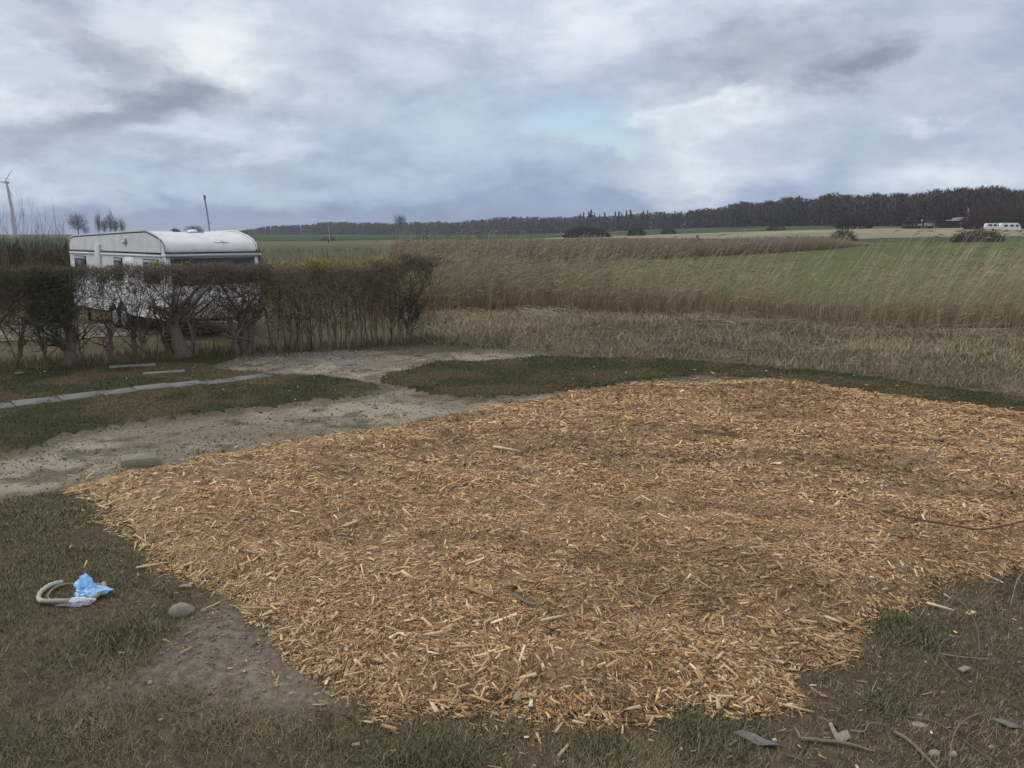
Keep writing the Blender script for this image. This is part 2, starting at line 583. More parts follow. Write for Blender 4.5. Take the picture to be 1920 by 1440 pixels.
# ---- outlines read off the place (photo pixels turned into ground points)
CHIPS = smooth_poly(PG([(140, 905), (330, 862), (500, 828), (640, 806), (760, 788), (870, 770), (960, 753), (1060, 738), (1130, 722), (1200, 714),
    (1330, 717), (1420, 712), (1520, 720), (1640, 738), (1760, 754), (1900, 772), (2060, 792), (2250, 830), (2250, 1005), (2060, 1050), (1920, 1082), (1850, 1088),
    (1780, 1104), (1750, 1142), (1640, 1172), (1600, 1205), (1592, 1252), (1510, 1272), (1480, 1328), (1390, 1342), (1300, 1316), (1240, 1335),
    (1150, 1366), (1060, 1360), (960, 1342), (860, 1346), (730, 1340), (650, 1300), (565, 1232), (485, 1178), (400, 1115), (305, 1068), (255, 1035), (215, 985)]), 4)
PATH = smooth_poly(PG([(-220, 908), (0, 850), (60, 834), (110, 816), (200, 797), (330, 780), (480, 763), (600, 748), (680, 738), (702, 727), (690, 717), (640, 707),
    (570, 702), (500, 699), (430, 692), (400, 684), (450, 670), (540, 657), (640, 649), (780, 650), (900, 654), (1010, 659), (1045, 666), (1110, 671), (1190, 690), (1340, 699),
    (1352, 716), (1200, 765), (700, 835), (330, 900), (150, 915), (60, 932), (0, 942), (-220, 1000)]), 4)
LAWN_MID = smooth_poly(PG([(716, 706), (760, 691), (830, 679), (940, 676), (1020, 667), (1110, 670), (1240, 672), (1320, 677), (1480, 690), (1640, 706), (1780, 726), (1920, 744),
    (2150, 780), (2250, 832), (2060, 794), (1920, 776), (1760, 757), (1640, 741), (1520, 724), (1420, 712), (1330, 703), (1190, 713), (1080, 727), (960, 738), (860, 740), (790, 730), (735, 719)]), 4)
LAWN_LEFT = smooth_poly(PG([(-300, 925), (-220, 908), (0, 850), (60, 834), (110, 816), (200, 797), (330, 780), (480, 763), (600, 748), (680, 738), (702, 727), (690, 717), (640, 707),
    (570, 702), (500, 699), (430, 692), (400, 684), (450, 670), (470, 655), (330, 668), (100, 690), (-300, 712)]), 4)
ROUGH = PG([(800, 646), (900, 652), (1015, 656), (1110, 667), (1320, 674), (1480, 688), (1640, 703), (1780, 722), (1920, 740), (2250, 780),
            (2250, 640), (1920, 612), (1500, 588), (1200, 572), (1000, 562), (860, 556), (780, 556), (770, 600)])
DIRT = smooth_poly(PG([(190, 1285), (330, 1195), (420, 1125), (480, 1150), (560, 1220), (640, 1300), (560, 1320), (380, 1300), (260, 1310)]), 4)
BARE_R = smooth_poly(PG([(1490, 1350), (1500, 1290), (1600, 1270), (1640, 1200), (1760, 1160), (1850, 1110), (2150, 1060), (2150, 1500), (1450, 1500), (1400, 1420)]), 4)
GREEN_SPOTS = [G(1345, 1375)[:2], G(1690, 1185)[:2], G(815, 1415)[:2], G(1660, 1315)[:2], G(530, 1108)[:2], G(240, 1190)[:2], G(430, 1140)[:2], G(1130, 1400)[:2]]
GREEN_R = [0.34, 0.30, 0.25, 0.18, 0.12, 0.22, 0.10, 0.2]

def rag(x, y, amp=0.10, seed=5):
    return (fbm(x, y, 0.45, seed, 4) - 0.5) * 2 * amp

def zones(x, y):
    """0 ground, 1 path, 2 middle lawn, 3 left lawn; plus signed distances"""
    dist = np.hypot(x, y)
    rg = rag(x, y, 0.16)
    sp = sdfc(x, y, PATH) + rg
    sm = sdfc(x, y, LAWN_MID) + rag(x, y, 0.12, 8)
    sl = sdfc(x, y, LAWN_LEFT) - rg
    z = np.zeros(x.shape, int)
    z[sp > 0] = 1
    z[(sl > 0) & (sp <= 0)] = 3
    z[sm > 0] = 2
    return z, sp, sm, sl

SOIL = np.array([0.132, 0.098, 0.066])
SOIL_PALE = np.array([0.235, 0.188, 0.138])
TURF = np.array([0.112, 0.094, 0.052])
TURF_DRY = np.array([0.155, 0.118, 0.074])
TURF_GREEN = np.array([0.052, 0.062, 0.027])
STRAW = np.array([0.24, 0.20, 0.135])

def lerp(a, b, t):
    t = np.asarray(t)[..., None]
    return a * (1 - t) + b * t

def ground_tint(x, y):
    n1 = fbm(x, y, 1.3, 21, 5)
    n2 = fbm(x, y, 0.5, 31, 4)
    c = lerp(TURF, TURF_DRY, smooth(0.35, 0.65, n1))
    c = lerp(c, SOIL, smooth(0.48, 0.62, n2) * 0.7)
    d1 = smooth(-0.25, 0.2, sdfc(x, y, DIRT) + rag(x, y, 0.3, 3))
    c = lerp(c, SOIL_PALE * (0.7 + 0.6 * n2)[..., None], d1 * 0.9)
    d2 = smooth(-0.3, 0.2, sdfc(x, y, BARE_R) + rag(x, y, 0.35, 4))
    c = lerp(c, SOIL * (0.75 + 0.5 * n2)[..., None], d2 * 0.8)
    for (gx, gy), r in zip(GREEN_SPOTS, GREEN_R):
        g = smooth(r * 1.2, r * 0.3, np.hypot(x - gx, y - gy) + rag(x, y, 0.15, 6))
        c = lerp(c, TURF_GREEN, g)
    rs = sdfc(x, y, ROUGH)
    rough = smooth(-0.3, 0.3, rs + rag(x, y, 0.4, 9))
    c = lerp(c, STRAW * (0.45 + 0.5 * n2)[..., None], rough)
    d = np.hypot(x, y)
    far = smooth(26, 40, d)
    meadow = lerp(np.array([0.15, 0.135, 0.07]), np.array([0.10, 0.105, 0.05]), smooth(0.35, 0.65, fbm(x, y, 45, 41, 4)))
    c = lerp(c, meadow, far)
    return c

def ground_height(x, y, zn, sp, sm, sl):
    d = np.hypot(x, y)
    near = smooth(32, 22, d)
    z = terrain(x, y)
    z = z + near * ((fbm(x, y, 1.6, 51, 3) - 0.5) * 0.07 + (fbm(x, y, 0.28, 55, 3) - 0.5) * 0.055)
    z = z - near * 0.045 * smooth(-0.05, 0.14, sp) * smooth(0.08, -0.06, sm)
    rs = sdfc(x, y, ROUGH)
    z = z + near * smooth(0, 1.2, rs) * (0.04 + 0.28 * fbm(x, y, 1.5, 61, 4))
    return z

def H(x, y):
    x, y = np.atleast_1d(np.asarray(x, float)), np.atleast_1d(np.asarray(y, float))
    zn, sp, sm, sl = zones(x, y)
    return ground_height(x, y, zn, sp, sm, sl)

def h1(x, y):
    return float(H(x, y)[0])

# graded grid: fine by the camera, coarse to the horizon
CELL = 0.085
def graded(lo, hi, fine_lo, fine_hi, g=1.16, s0=CELL):
    f = list(np.arange(fine_lo, fine_hi + 1e-6, s0))
    a, s = fine_hi, s0
    hi_l = []
    while a < hi:
        s *= g
        a += s
        hi_l.append(a)
    a, s = fine_lo, s0
    lo_l = []
    while a > lo:
        s *= g
        a -= s
        lo_l.append(a)
    return np.array(lo_l[::-1] + f + hi_l)
gx = graded(-3000, 3000, -11.5, 13.0)
gy = graded(-400, 3500, 3.0, 21.5)
XX, YY = np.meshgrid(gx, gy)
zn, sp, sm, sl = zones(XX, YY)
near_m = (XX > -11) & (XX < 12.5) & (YY > 3.2) & (YY < 21)
# pull grid points that sit on a border onto the border so that edges run smooth
for f_ in ("sp", "sm"):
    s_ = sp if f_ == "sp" else sm
    gyd, gxd = np.gradient(s_, CELL)
    gl = np.hypot(gxd, gyd) + 1e-6
    mv = near_m & (np.abs(s_) < CELL * 0.55) & (gl > 0.5)
    XX = np.where(mv, XX - s_ * gxd / gl ** 2, XX)
    YY = np.where(mv, YY - s_ * gyd / gl ** 2, YY)
ZZ = ground_height(XX, YY, zn, sp, sm, sl)
ny, nx = XX.shape
idx = np.arange(nx * ny).reshape(ny, nx)
quads = np.stack([idx[:-1, :-1], idx[:-1, 1:], idx[1:, 1:], idx[1:, :-1]], -1).reshape(-1, 4)
cxm = (XX[:-1, :-1] + XX[1:, 1:]) / 2
cym = (YY[:-1, :-1] + YY[1:, 1:]) / 2
czn, _, _, _ = zones(cxm, cym)
czn = czn.ravel()
Vall = np.stack([XX, YY, ZZ], -1).reshape(-1, 3)
Call = ground_tint(XX, YY).reshape(-1, 3)
pn = fbm(XX, YY, 0.8, 71, 4).ravel()
pn2 = fbm(XX, YY, 0.3, 75, 3).ravel()
Cpath = lerp(np.array([0.345, 0.29, 0.215]), np.array([0.235, 0.19, 0.138]), smooth(0.38, 0.62, pn))
Cpath = lerp(Cpath, np.array([0.095, 0.085, 0.052]), smooth(0.56, 0.72, pn2) * 0.75)
Cpath = lerp(Cpath, np.array([0.12, 0.098, 0.06]), smooth(0.45, 0.0, sp.ravel() + (pn2 - 0.5) * 0.9) * 0.75)
Cpath = lerp(Cpath, np.array([0.12, 0.098, 0.06]), smooth(-0.40, 0.0, sm.ravel() + (pn2 - 0.5) * 0.8) * 0.6)
patch = smooth(1.6, 0.3, np.hypot((XX.ravel() - G(590, 668)[0]) / 1.6, YY.ravel() - G(590, 668)[1]))
Cpath = lerp(Cpath, np.array([0.29, 0.27, 0.23]), patch * smooth(0.4, 0.6, pn2) * 0.7)
ln = fbm(XX, YY, 0.9, 81, 4).ravel()
Clawn = lerp(np.array([0.060, 0.062, 0.028]), np.array([0.105, 0.085, 0.045]), smooth(0.40, 0.66, ln))
Clawn_l = lerp(np.array([0.062, 0.062, 0.030]), np.array([0.125, 0.095, 0.052]), smooth(0.36, 0.62, ln))

def sub_sheet(sel, C):
    f = quads[sel]
    used, inv = np.unique(f, return_inverse=True)
    return (Vall[used], inv.reshape(-1, 4), C[used])
obj("ground", [sub_sheet(czn == 0, Call)], M_soil, smooth_shade=True, kind="structure", label="worn brown turf and bare soil around the garden", cat="ground")
obj("gravel_path", [sub_sheet(czn == 1, Cpath)], M_path, smooth_shade=True, kind="structure", label="pale sandy gravel path curving between the lawns", cat="path")
obj("lawn", [sub_sheet(czn == 2, Clawn)], M_soil, smooth_shade=True, kind="structure", label="green lawn island between the path and the dry grass", cat="lawn")
obj("lawn", [sub_sheet(czn == 3, Clawn_l)], M_soil, smooth_shade=True, kind="structure", label="mown lawn with paving strip in front of the hedge", cat="lawn")

# ---- fields beyond the reeds, draped on the terrain
def field(name, poly, C, lift, label, step=6.0, cat="field", n_scale=12, near=False):
    P = np.array(poly)
    x0, y0 = P.min(0); x1, y1 = P.max(0)
    xs = np.linspace(x0, x1, int((x1 - x0) / step) + 2)
    ys = np.linspace(y0, y1, int((y1 - y0) / step) + 2)
    A, B = np.meshgrid(xs, ys)
    S = sdf(A, B, poly)
    gyd, gxd = np.gradient(S, ys[1] - ys[0], xs[1] - xs[0])
    gl = np.hypot(gxd, gyd) + 1e-6
    mv = (np.abs(S) < step * 0.6) & (gl > 0.5)
    A2 = np.where(mv, A - S * gxd / gl ** 2, A)
    B2 = np.where(mv, B - S * gyd / gl ** 2, B)
    Zf = (H(A2.ravel(), B2.ravel()).reshape(A2.shape) if near else terrain(A2, B2)) + lift
    n1, n0 = A.shape
    ii = np.arange(n0 * n1).reshape(n1, n0)
    q = np.stack([ii[:-1, :-1], ii[:-1, 1:], ii[1:, 1:], ii[1:, :-1]], -1).reshape(-1, 4)
    cs = sdf((A[:-1, :-1] + A[1:, 1:]) / 2, (B[:-1, :-1] + B[1:, 1:]) / 2, poly).ravel()
    q = q[cs > 0]
    used, inv = np.unique(q, return_inverse=True)
    Vv = np.stack([A2, B2, Zf], -1).reshape(-1, 3)[used]
    nn = fbm(Vv[:, 0], Vv[:, 1], n_scale, 91, 4)
    Cv = np.asarray(C)[None] * (0.75 + 0.5 * nn)[:, None]
    return obj(name, [(Vv, inv.reshape(-1, 4), Cv)], M_far, smooth_shade=True, kind="structure", label=label, cat=cat)

def polar(*pts):
    """(photo column, distance) pairs to ground points"""
    out = []
    for px, d in pts:
        u = (px - 960) / FPX * math.cos(PITCH)
        a = math.atan(u)
        out.append((d * math.sin(a), d * math.cos(a)))
    return out

field("field", polar((700, 36), (1000, 34), (1300, 31), (1600, 30), (2300, 32), (2300, 215), (1900, 205), (1620, 190), (1560, 150), (1400, 118), (1200, 90), (1000, 78), (700, 70)),
      (0.108, 0.120, 0.046), 0.03, "smooth green field behind the tall near reeds", 2.5)
field("field", polar((1620, 196), (1900, 212), (2300, 225), (2300, 262), (1900, 250), (1700, 238), (1600, 225)),
      (0.070, 0.095, 0.04), 0.06, "narrow dark green field below the stubble")
field("field", polar((1000, 330), (1150, 300), (1350, 250), (1560, 205), (1620, 228), (1700, 242), (1900, 255), (2300, 270), (2300, 345), (1800, 348), (1500, 335), (1350, 345), (1200, 360), (1050, 380)),
      (0.29, 0.255, 0.165), 0.08, "pale straw-coloured stubble field below the wooded hill", 6)
field("field", polar((1180, 385), (1350, 372), (1500, 360), (1600, 372), (1560, 470), (1400, 520), (1200, 640), (1120, 600)),
      (0.055, 0.095, 0.045), 0.08, "dark green strip of field at the foot of the wooded hill", 8)
field("field", polar((150, 330), (480, 310), (700, 330), (900, 360), (1040, 400), (1100, 560), (1000, 800), (700, 1000), (480, 1120), (150, 1200)),
      (0.050, 0.082, 0.035), 0.10, "dark green field in front of the far tree line", 14)
field("field", polar((-500, 120), (150, 120), (140, 420), (-500, 420)),
      (0.055, 0.070, 0.032), 0.10, "dark green field behind the leafless scrub", 8)

# ------------------------------------------------------------------ wood chips
def chip_height(x, y, s=None):
    if s is None:
        s = sdfc(x, y, CHIPS) + rag(x, y, 0.16, 12)
    # raked ridges run across the heap, with hollows between
    w = x * 0.35 + y * 0.94 + (fbm(x, y, 2.2, 101, 3) - 0.5) * 2.2
    ridg = (np.sin(w * 2 * math.pi / 1.25) * 0.5 + 0.5) * fbm(x, y, 2.0, 105, 2)
    return smooth(-0.05, 0.55 + 0.14 * np.maximum(y - 7, 0), s) * (0.07 + 0.10 * (fbm(x, y, 0.9, 111, 4)) + 0.075 * ridg) + (fbm(x, y, 0.16, 115, 2) - 0.5) * 0.03 * smooth(0, 0.2, s)

PAL = np.array([1.33, 1.25, 1.17]) * np.array([(0.58, 0.42, 0.245), (0.47, 0.325, 0.175), (0.39, 0.255, 0.13), (0.32, 0.19, 0.088), (0.23, 0.13, 0.062), (0.12, 0.075, 0.042), (0.31, 0.25, 0.175), (0.66, 0.54, 0.37)])
PW = np.array([0.17, 0.20, 0.18, 0.13, 0.10, 0.10, 0.06, 0.06])

def chip_mesh(n_try, near, fine=False):
    if near or fine:
        x = rng.uniform(-6.5, 6.5, n_try)
        y = 3.6 + rng.random(n_try) ** 1.1 * 5.0
    else:
        x = rng.uniform(-7.5, 12.5, n_try)
        y = 4.5 + rng.random(n_try) ** 0.85 * 12.2
    d = np.hypot(x, y)
    keep = (np.abs(x) < 0.66 * y + 1.5)
    keep &= (d < 8.6) if (near or fine) else (d >= 8.2)
    dens = (np.clip(5.0 / d, 0, 1) ** 1.0) if (near or fine) else np.clip(9.0 / d, 0, 1) ** 0.8
    keep &= rng.random(n_try) < dens
    x, y = x[keep], y[keep]
    s = sdfc(x, y, CHIPS) + rag(x, y, 0.16, 12) + rag(x, y, 0.06, 13)
    # a scatter of loose chips past the rim
    p = smooth(-0.07, 0.06, s) + 0.06 * np.exp(np.minimum(s, 0) / 0.22)
    thin = smooth(0.30, 0.42, fbm(x, y, 0.55, 117, 3)) * 0.5 + 0.5
    k = rng.random(len(x)) < p * thin
    x, y, s = x[k], y[k], s[k]
    n = len(x)
    d = np.hypot(x, y)
    zc = chip_height(x, y, s) + H(x, y) + rng.random(n) * 0.022 + 0.004
    e = 0.05
    sx = (chip_height(x + e, y) - chip_height(x - e, y)) / (2 * e)
    sy = (chip_height(x, y + e) - chip_height(x, y - e)) / (2 * e)
    N = np.stack([-sx + rng.normal(0, 0.28, n), -sy + rng.normal(0, 0.28, n), np.ones(n)], 1)
    N /= np.linalg.norm(N, axis=1, keepdims=True)
    a = fbm(x, y, 0.7, 119, 2) * 9.0 + rng.normal(0, 0.75, n)      # raked chips lie in drifts
    a = np.where(rng.random(n) < 0.35, rng.random(n) * 2 * math.pi, a)
    T = np.stack([np.cos(a), np.sin(a), np.zeros(n)], 1)
    T -= N * np.sum(T * N, 1, keepdims=True)
    T /= np.linalg.norm(T, axis=1, keepdims=True)
    B = np.cross(N, T)
    Lh = np.exp(rng.normal(math.log(0.022 if fine else (0.046 if near else 0.036)), 0.5 if fine else 0.6, n)) * 0.5
    Lh = np.clip(Lh, 0.006, 0.095)
    Wh = np.clip(Lh * np.where(rng.random(n) < 0.25, rng.uniform(0.3, 0.7, n), rng.uniform(0.05, 0.24, n)), 0.0018, 0.012)
    Th = np.clip(Wh * rng.uniform(0.15, 0.5, n), 0.0009, 0.0038)
    if fine:
        zc -= 0.006
    if not near and not fine:
        sc = 1.0 + (d - 8) * 0.05
        Lh *= sc; Wh *= sc * 1.25; Th *= sc
    ci = rng.choice(len(PAL), n, p=PW)
    C = PAL[ci] * rng.uniform(0.72, 1.25, n)[:, None]
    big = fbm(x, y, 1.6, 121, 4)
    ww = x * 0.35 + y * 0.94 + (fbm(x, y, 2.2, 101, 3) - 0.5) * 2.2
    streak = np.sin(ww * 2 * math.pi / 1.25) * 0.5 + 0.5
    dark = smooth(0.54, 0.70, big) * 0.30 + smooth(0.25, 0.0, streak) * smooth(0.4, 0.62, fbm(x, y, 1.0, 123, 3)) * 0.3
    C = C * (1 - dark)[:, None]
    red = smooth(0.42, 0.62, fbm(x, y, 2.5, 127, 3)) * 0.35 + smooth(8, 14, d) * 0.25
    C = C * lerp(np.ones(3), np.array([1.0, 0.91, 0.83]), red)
    fresh = smooth(0.9, 0.1, s) * smooth(0.5, -3.0, x) * 0.6     # the thin left rim is cleaner, yellower wood
    C = lerp(C, np.array([0.60, 0.45, 0.22]) * rng.uniform(0.7, 1.15, n)[:, None], fresh * rng.random(n))
    Pc = np.stack([x, y, zc], 1)
    k1, k2, k3, k4 = (rng.uniform(0.12, 1.0, n) for _ in range(4))
    def corner(lt, wb, tn, ku):
        return Pc + T * (Lh * lt)[:, None] + B * (Wh * wb * ku)[:, None] + N * (Th * tn)[:, None]
    if near:
        V = np.stack([corner(-1, -1, -1, k1), corner(1, -1, -1, k2), corner(1, 1, -1, k3), corner(-1, 1, -1, k4),
                      corner(-0.95, -0.8, 1, k1), corner(0.9, -0.8, 1, k2), corner(0.95, 0.8, 1, k3), corner(-0.9, 0.8, 1, k4)], 1)
        F = np.array([(4, 5, 6, 7), (0, 1, 5, 4), (1, 2, 6, 5), (2, 3, 7, 6), (3, 0, 4, 7)])
        m = 8
    else:
        V = np.stack([corner(-1, -1, -1, k1), corner(1, -1, -1, k2), corner(1, 1, -1, k3), corner(-1, 1, -1, k4), corner(-0.8, 0.2, 1, k1), corner(0.8, -0.1, 1, k2)], 1)
        sk = rng.uniform(-0.5, 0.5, n)
        V[:, 4] += B * (Wh * sk)[:, None]; V[:, 5] += B * (Wh * sk)[:, None]
        F = np.array([(0, 1, 5, 4), (2, 3, 4, 5)])
        m = 6
    F = (F[None] + (np.arange(n) * m)[:, None, None]).reshape(-1, 4)
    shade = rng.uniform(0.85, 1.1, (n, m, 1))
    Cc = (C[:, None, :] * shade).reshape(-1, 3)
    return (V.reshape(-1, 3), F, Cc)

# the packed fine layer the chips lie on
bx = np.arange(-7.5, 12.6, 0.09); by = np.arange(3.6, 17.2, 0.09)
BX, BY = np.meshgrid(bx, by)
BS = sdfc(BX, BY, CHIPS) + rag(BX, BY, 0.16, 12)
BZ = chip_height(BX, BY, BS) + H(BX.ravel(), BY.ravel()).reshape(BX.shape) - 0.004 - 0.06 * smooth(0.30, 0.02, BS)
bi = np.arange(BX.size).reshape(BX.shape)
bq = np.stack([bi[:-1, :-1], bi[:-1, 1:], bi[1:, 1:], bi[1:, :-1]], -1).reshape(-1, 4)
bq = bq[(BS[:-1, :-1].ravel() > 0.05) & (BS[1:, 1:].ravel() > 0.05)]
bu, binv = np.unique(bq, return_inverse=True)
bcol = np.array([0.27, 0.175, 0.098]) * (0.6 + 0.8 * fbm(BX, BY, 0.2, 131, 3)).reshape(-1, 1)
bed = (np.stack([BX, BY, BZ], -1).reshape(-1, 3)[bu], binv.reshape(-1, 4), bcol[bu])
M_chip_bed = M_chip
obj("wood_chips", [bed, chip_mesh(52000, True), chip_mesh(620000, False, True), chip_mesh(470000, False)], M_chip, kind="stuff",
    label="broad bed of fresh tan wood chips spread over the ground", cat="wood chips")

# ------------------------------------------------------------------ grass on lawns and worn turf
def grass_points(n_try, zone_ids, p_near=1.0, ref=6.0, power=1.5):
    if 0 in zone_ids:
        y = 3.0 + rng.random(n_try) ** 1.2 * 9.0
        x = rng.uniform(-1, 1, n_try) * (0.66 * y + 1.5)
    else:
        x = rng.uniform(-13.5, 14.5, n_try)
        y = 9.0 + rng.random(n_try) * 12.0
    d = np.hypot(x, y)
    k = (np.abs(x) < 0.66 * y + 1.5) & (rng.random(n_try) < p_near * np.clip(ref / d, 0, 1) ** power)
    x, y = x[k], y[k]
    zn_, sp_, sm_, sl_ = zones(x, y)
    k = np.isin(zn_, zone_ids)
    x, y, sp_, sm_, sl_ = x[k], y[k], sp_[k], sm_[k], sl_[k]
    sc = sdfc(x, y, CHIPS)
    k = sc < 0.03
    x, y, sp_, sm_, sl_ = x[k], y[k], sp_[k], sm_[k], sl_[k]
    z = ground_height(x, y, None, sp_, sm_, sl_)
    return np.stack([x, y, z - 0.003], 1), sdfc(x, y, ROUGH)

P, rs = grass_points(720000, [0], 1.0, 6.5, 1.0)
k = rs < 0.1
P = P[k]
x, y = P[:, 0], P[:, 1]
bare = np.maximum(smooth(-0.2, 0.15, sdfc(x, y, DIRT) + rag(x, y, 0.3, 3)) * 0.95, smooth(-0.3, 0.2, sdfc(x, y, BARE_R) + rag(x, y, 0.35, 4)) * 0.62)
bare = np.maximum(bare, smooth(0.46, 0.60, fbm(x, y, 0.5, 31, 4)) * 0.75)
green = np.zeros(len(x))
for (gx_, gy_), r in zip(GREEN_SPOTS, GREEN_R):
    green = np.maximum(green, smooth(r * 1.2, r * 0.3, np.hypot(x - gx_, y - gy_) + rag(x, y, 0.15, 6)))
keep = rng.random(len(x)) < np.maximum(1 - bare, green)
P, green = P[keep], green[keep]
x, y = P[:, 0], P[:, 1]
n = len(P)
d = np.hypot(x, y)
coarse = smooth(0.55, 0.68, fbm(x, y, 0.6, 141, 3)) * smooth(0.4, 0.6, fbm(x, y, 2.0, 143, 2))
L = rng.uniform(0.022, 0.060, n) * (1 + 0.9 * coarse + 0.4 * green)
W = rng.uniform(0.0035, 0.007, n) * np.clip(d / 6, 1, 3)
n1 = fbm(x, y, 1.3, 21, 5)
C = lerp(np.array([0.178, 0.148, 0.078]), np.array([0.28, 0.21, 0.125]), np.clip(smooth(0.35, 0.65, n1) + rng.normal(0, 0.3, n), 0, 1))
C = lerp(C, np.array([0.10, 0.112, 0.048]), green * 0.6)
C *= rng.uniform(0.45, 1.4, n)[:, None]
strawy = rng.random(n) < 0.055
C[strawy] = np.array([0.36, 0.30, 0.19]) * rng.uniform(0.7, 1.1, strawy.sum())[:, None]
obj("grass", [blades(P, L, W, rng.uniform(0.45, 0.995, n), C=C, Ctip=C * 1.15)], M_blade, kind="stuff", label="short trodden grass around the wood chips", cat="grass")

P, rs = grass_points(520000, [2, 3], 1.0, 13.0, 1.0)
x, y = P[:, 0], P[:, 1]
k = rs < 0.15
P = P[k]; x, y = P[:, 0], P[:, 1]
n = len(P); d = np.hypot(x, y)
ln_ = fbm(x, y, 0.9, 81, 4)
isl = sdfc(x, y, LAWN_LEFT) > -0.2
C = lerp(np.array([0.078, 0.086, 0.034]), np.array([0.15, 0.115, 0.058]), np.clip(smooth(0.42, 0.68, ln_ + isl * 0.05) + rng.normal(0, 0.25, n), 0, 1))
C *= rng.uniform(0.65, 1.3, n)[:, None]
L = rng.uniform(0.02, 0.05, n)
edge = smooth(0.25, 0.0, np.abs(sdfc(x, y, LAWN_MID)))
L *= 1 + 0.5 * edge
W = rng.uniform(0.005, 0.009, n) * np.clip(d / 10, 1, 2)
obj("grass", [blades(P, L, W, rng.uniform(0.2, 0.9, n), C=C, Ctip=C * 1.1)], M_blade, kind="stuff", label="clipped grass blades covering both lawns", cat="grass")

# coarse tufts of longer grass on the left
def tufts(name, centres, per, rad, Lr, cols, label, wd=0.006):
    PP, LL, CC = [], [], []
    for (cx, cy, sc) in centres:
        m = int(per * sc)
        a = rng.random(m) * 2 * math.pi
        r = rad * sc * np.sqrt(rng.random(m))
        px_, py_ = cx + r * np.cos(a), cy + r * np.sin(a)
        PP.append(np.stack([px_, py_, H(px_, py_) - 0.004], 1))
        LL.append(rng.uniform(*Lr, m))
        CC.append(np.array(cols)[rng.integers(0, len(cols), m)] * rng.uniform(0.6, 1.3, m)[:, None])
    P, L, C = np.concatenate(PP), np.concatenate(LL), np.concatenate(CC)
    n = len(P)
    return obj(name, [blades(P, L, np.full(n, wd) * rng.uniform(0.7, 1.3, n), rng.uniform(0.5, 0.995, n), C=C, Ctip=C * 1.25)], M_blade, kind="stuff", label=label, cat="grass")

cent = []
for px, py, s in ((225, 1180, 1.0), (260, 1165, 0.8), (180, 1200, 0.9), (300, 1190, 0.6), (150, 1230, 0.7), (240, 1215, 0.8), (90, 1250, 0.6), (40, 1370, 0.7), (335, 1120, 0.4), (1340, 1365, 1.0), (1300, 1385, 0.8), (1370, 1400, 0.8), (1690, 1185, 0.7), (1740, 1170, 0.6), (1655, 1320, 0.6), (820, 1410, 0.8), (1010, 1340, 0.35), (270, 1050, 0.3), (205, 990, 0.3)):
    g = G(px, py)
    cent.append((g[0], g[1], s))
tufts("grass_tufts", cent, 150, 0.26, (0.04, 0.115), [(0.095, 0.105, 0.045), (0.12, 0.115, 0.06), (0.27, 0.23, 0.145), (0.085, 0.09, 0.045)], "longer green grass tufts near the foreground stone")

# ------------------------------------------------------------------ pebbles and crumbs on the path and bare soil
def pebbles(name, P, S, C, label, cat="gravel"):
    n = len(P)
    base = np.array([(1, 0, 0), (0, 1, 0), (-1, 0, 0), (0, -1, 0), (0, 0, 0.75), (0, 0, -0.5)])
    V = base[None] * S[:, None, None] * rng.uniform(0.6, 1.25, (n, 6, 3))
    a = rng.random(n) * 6.28
    ca, sa = np.cos(a), np.sin(a)
    Vx = V[..., 0] * ca[:, None] - V[..., 1] * sa[:, None]
    Vy = V[..., 0] * sa[:, None] + V[..., 1] * ca[:, None]
    V = np.stack([Vx, Vy, V[..., 2]], -1) + P[:, None, :]
    F = np.array([(0, 1, 4), (1, 2, 4), (2, 3, 4), (3, 0, 4), (1, 0, 5), (2, 1, 5), (3, 2, 5), (0, 3, 5)])
    F = (F[None] + (np.arange(n) * 6)[:, None, None]).reshape(-1, 3)
    return obj(name, [(V.reshape(-1, 3), F, np.repeat(C, 6, 0))], M_path, kind="stuff", label=label, cat=cat)

n_try = 60000
x = rng.uniform(-13, 8, n_try); y = rng.uniform(7, 20, n_try)
zn_, sp_, sm_, sl_ = zones(x, y)
wht = np.exp(-((x - G(590, 668)[0]) / 2.2) ** 2 - ((y - G(590, 668)[1]) / 0.7) ** 2)
k = (zn_ == 1) & (sdfc(x, y, CHIPS) < 0) & (np.abs(x) < 0.66 * y + 0.5) & (rng.random(n_try) < 0.42 + 0.58 * wht)
x, y, wht = x[k], y[k], wht[k]
n = len(x)
C = np.array([(0.34, 0.29, 0.22), (0.22, 0.18, 0.13), (0.44, 0.40, 0.34), (0.12, 0.10, 0.075)])[rng.choice(4, n, p=[0.4, 0.3, 0.12, 0.18])] * rng.uniform(0.7, 1.2, n)[:, None]
C = lerp(C, np.array([0.50, 0.48, 0.44]), wht * (rng.random(n) < 0.3))
pebbles("gravel", np.stack([x, y, H(x, y) + 0.003], 1), np.clip(np.exp(rng.normal(math.log(0.011), 0.5, n)), 0.005, 0.035), C, "loose small stones strewn over the sandy path")

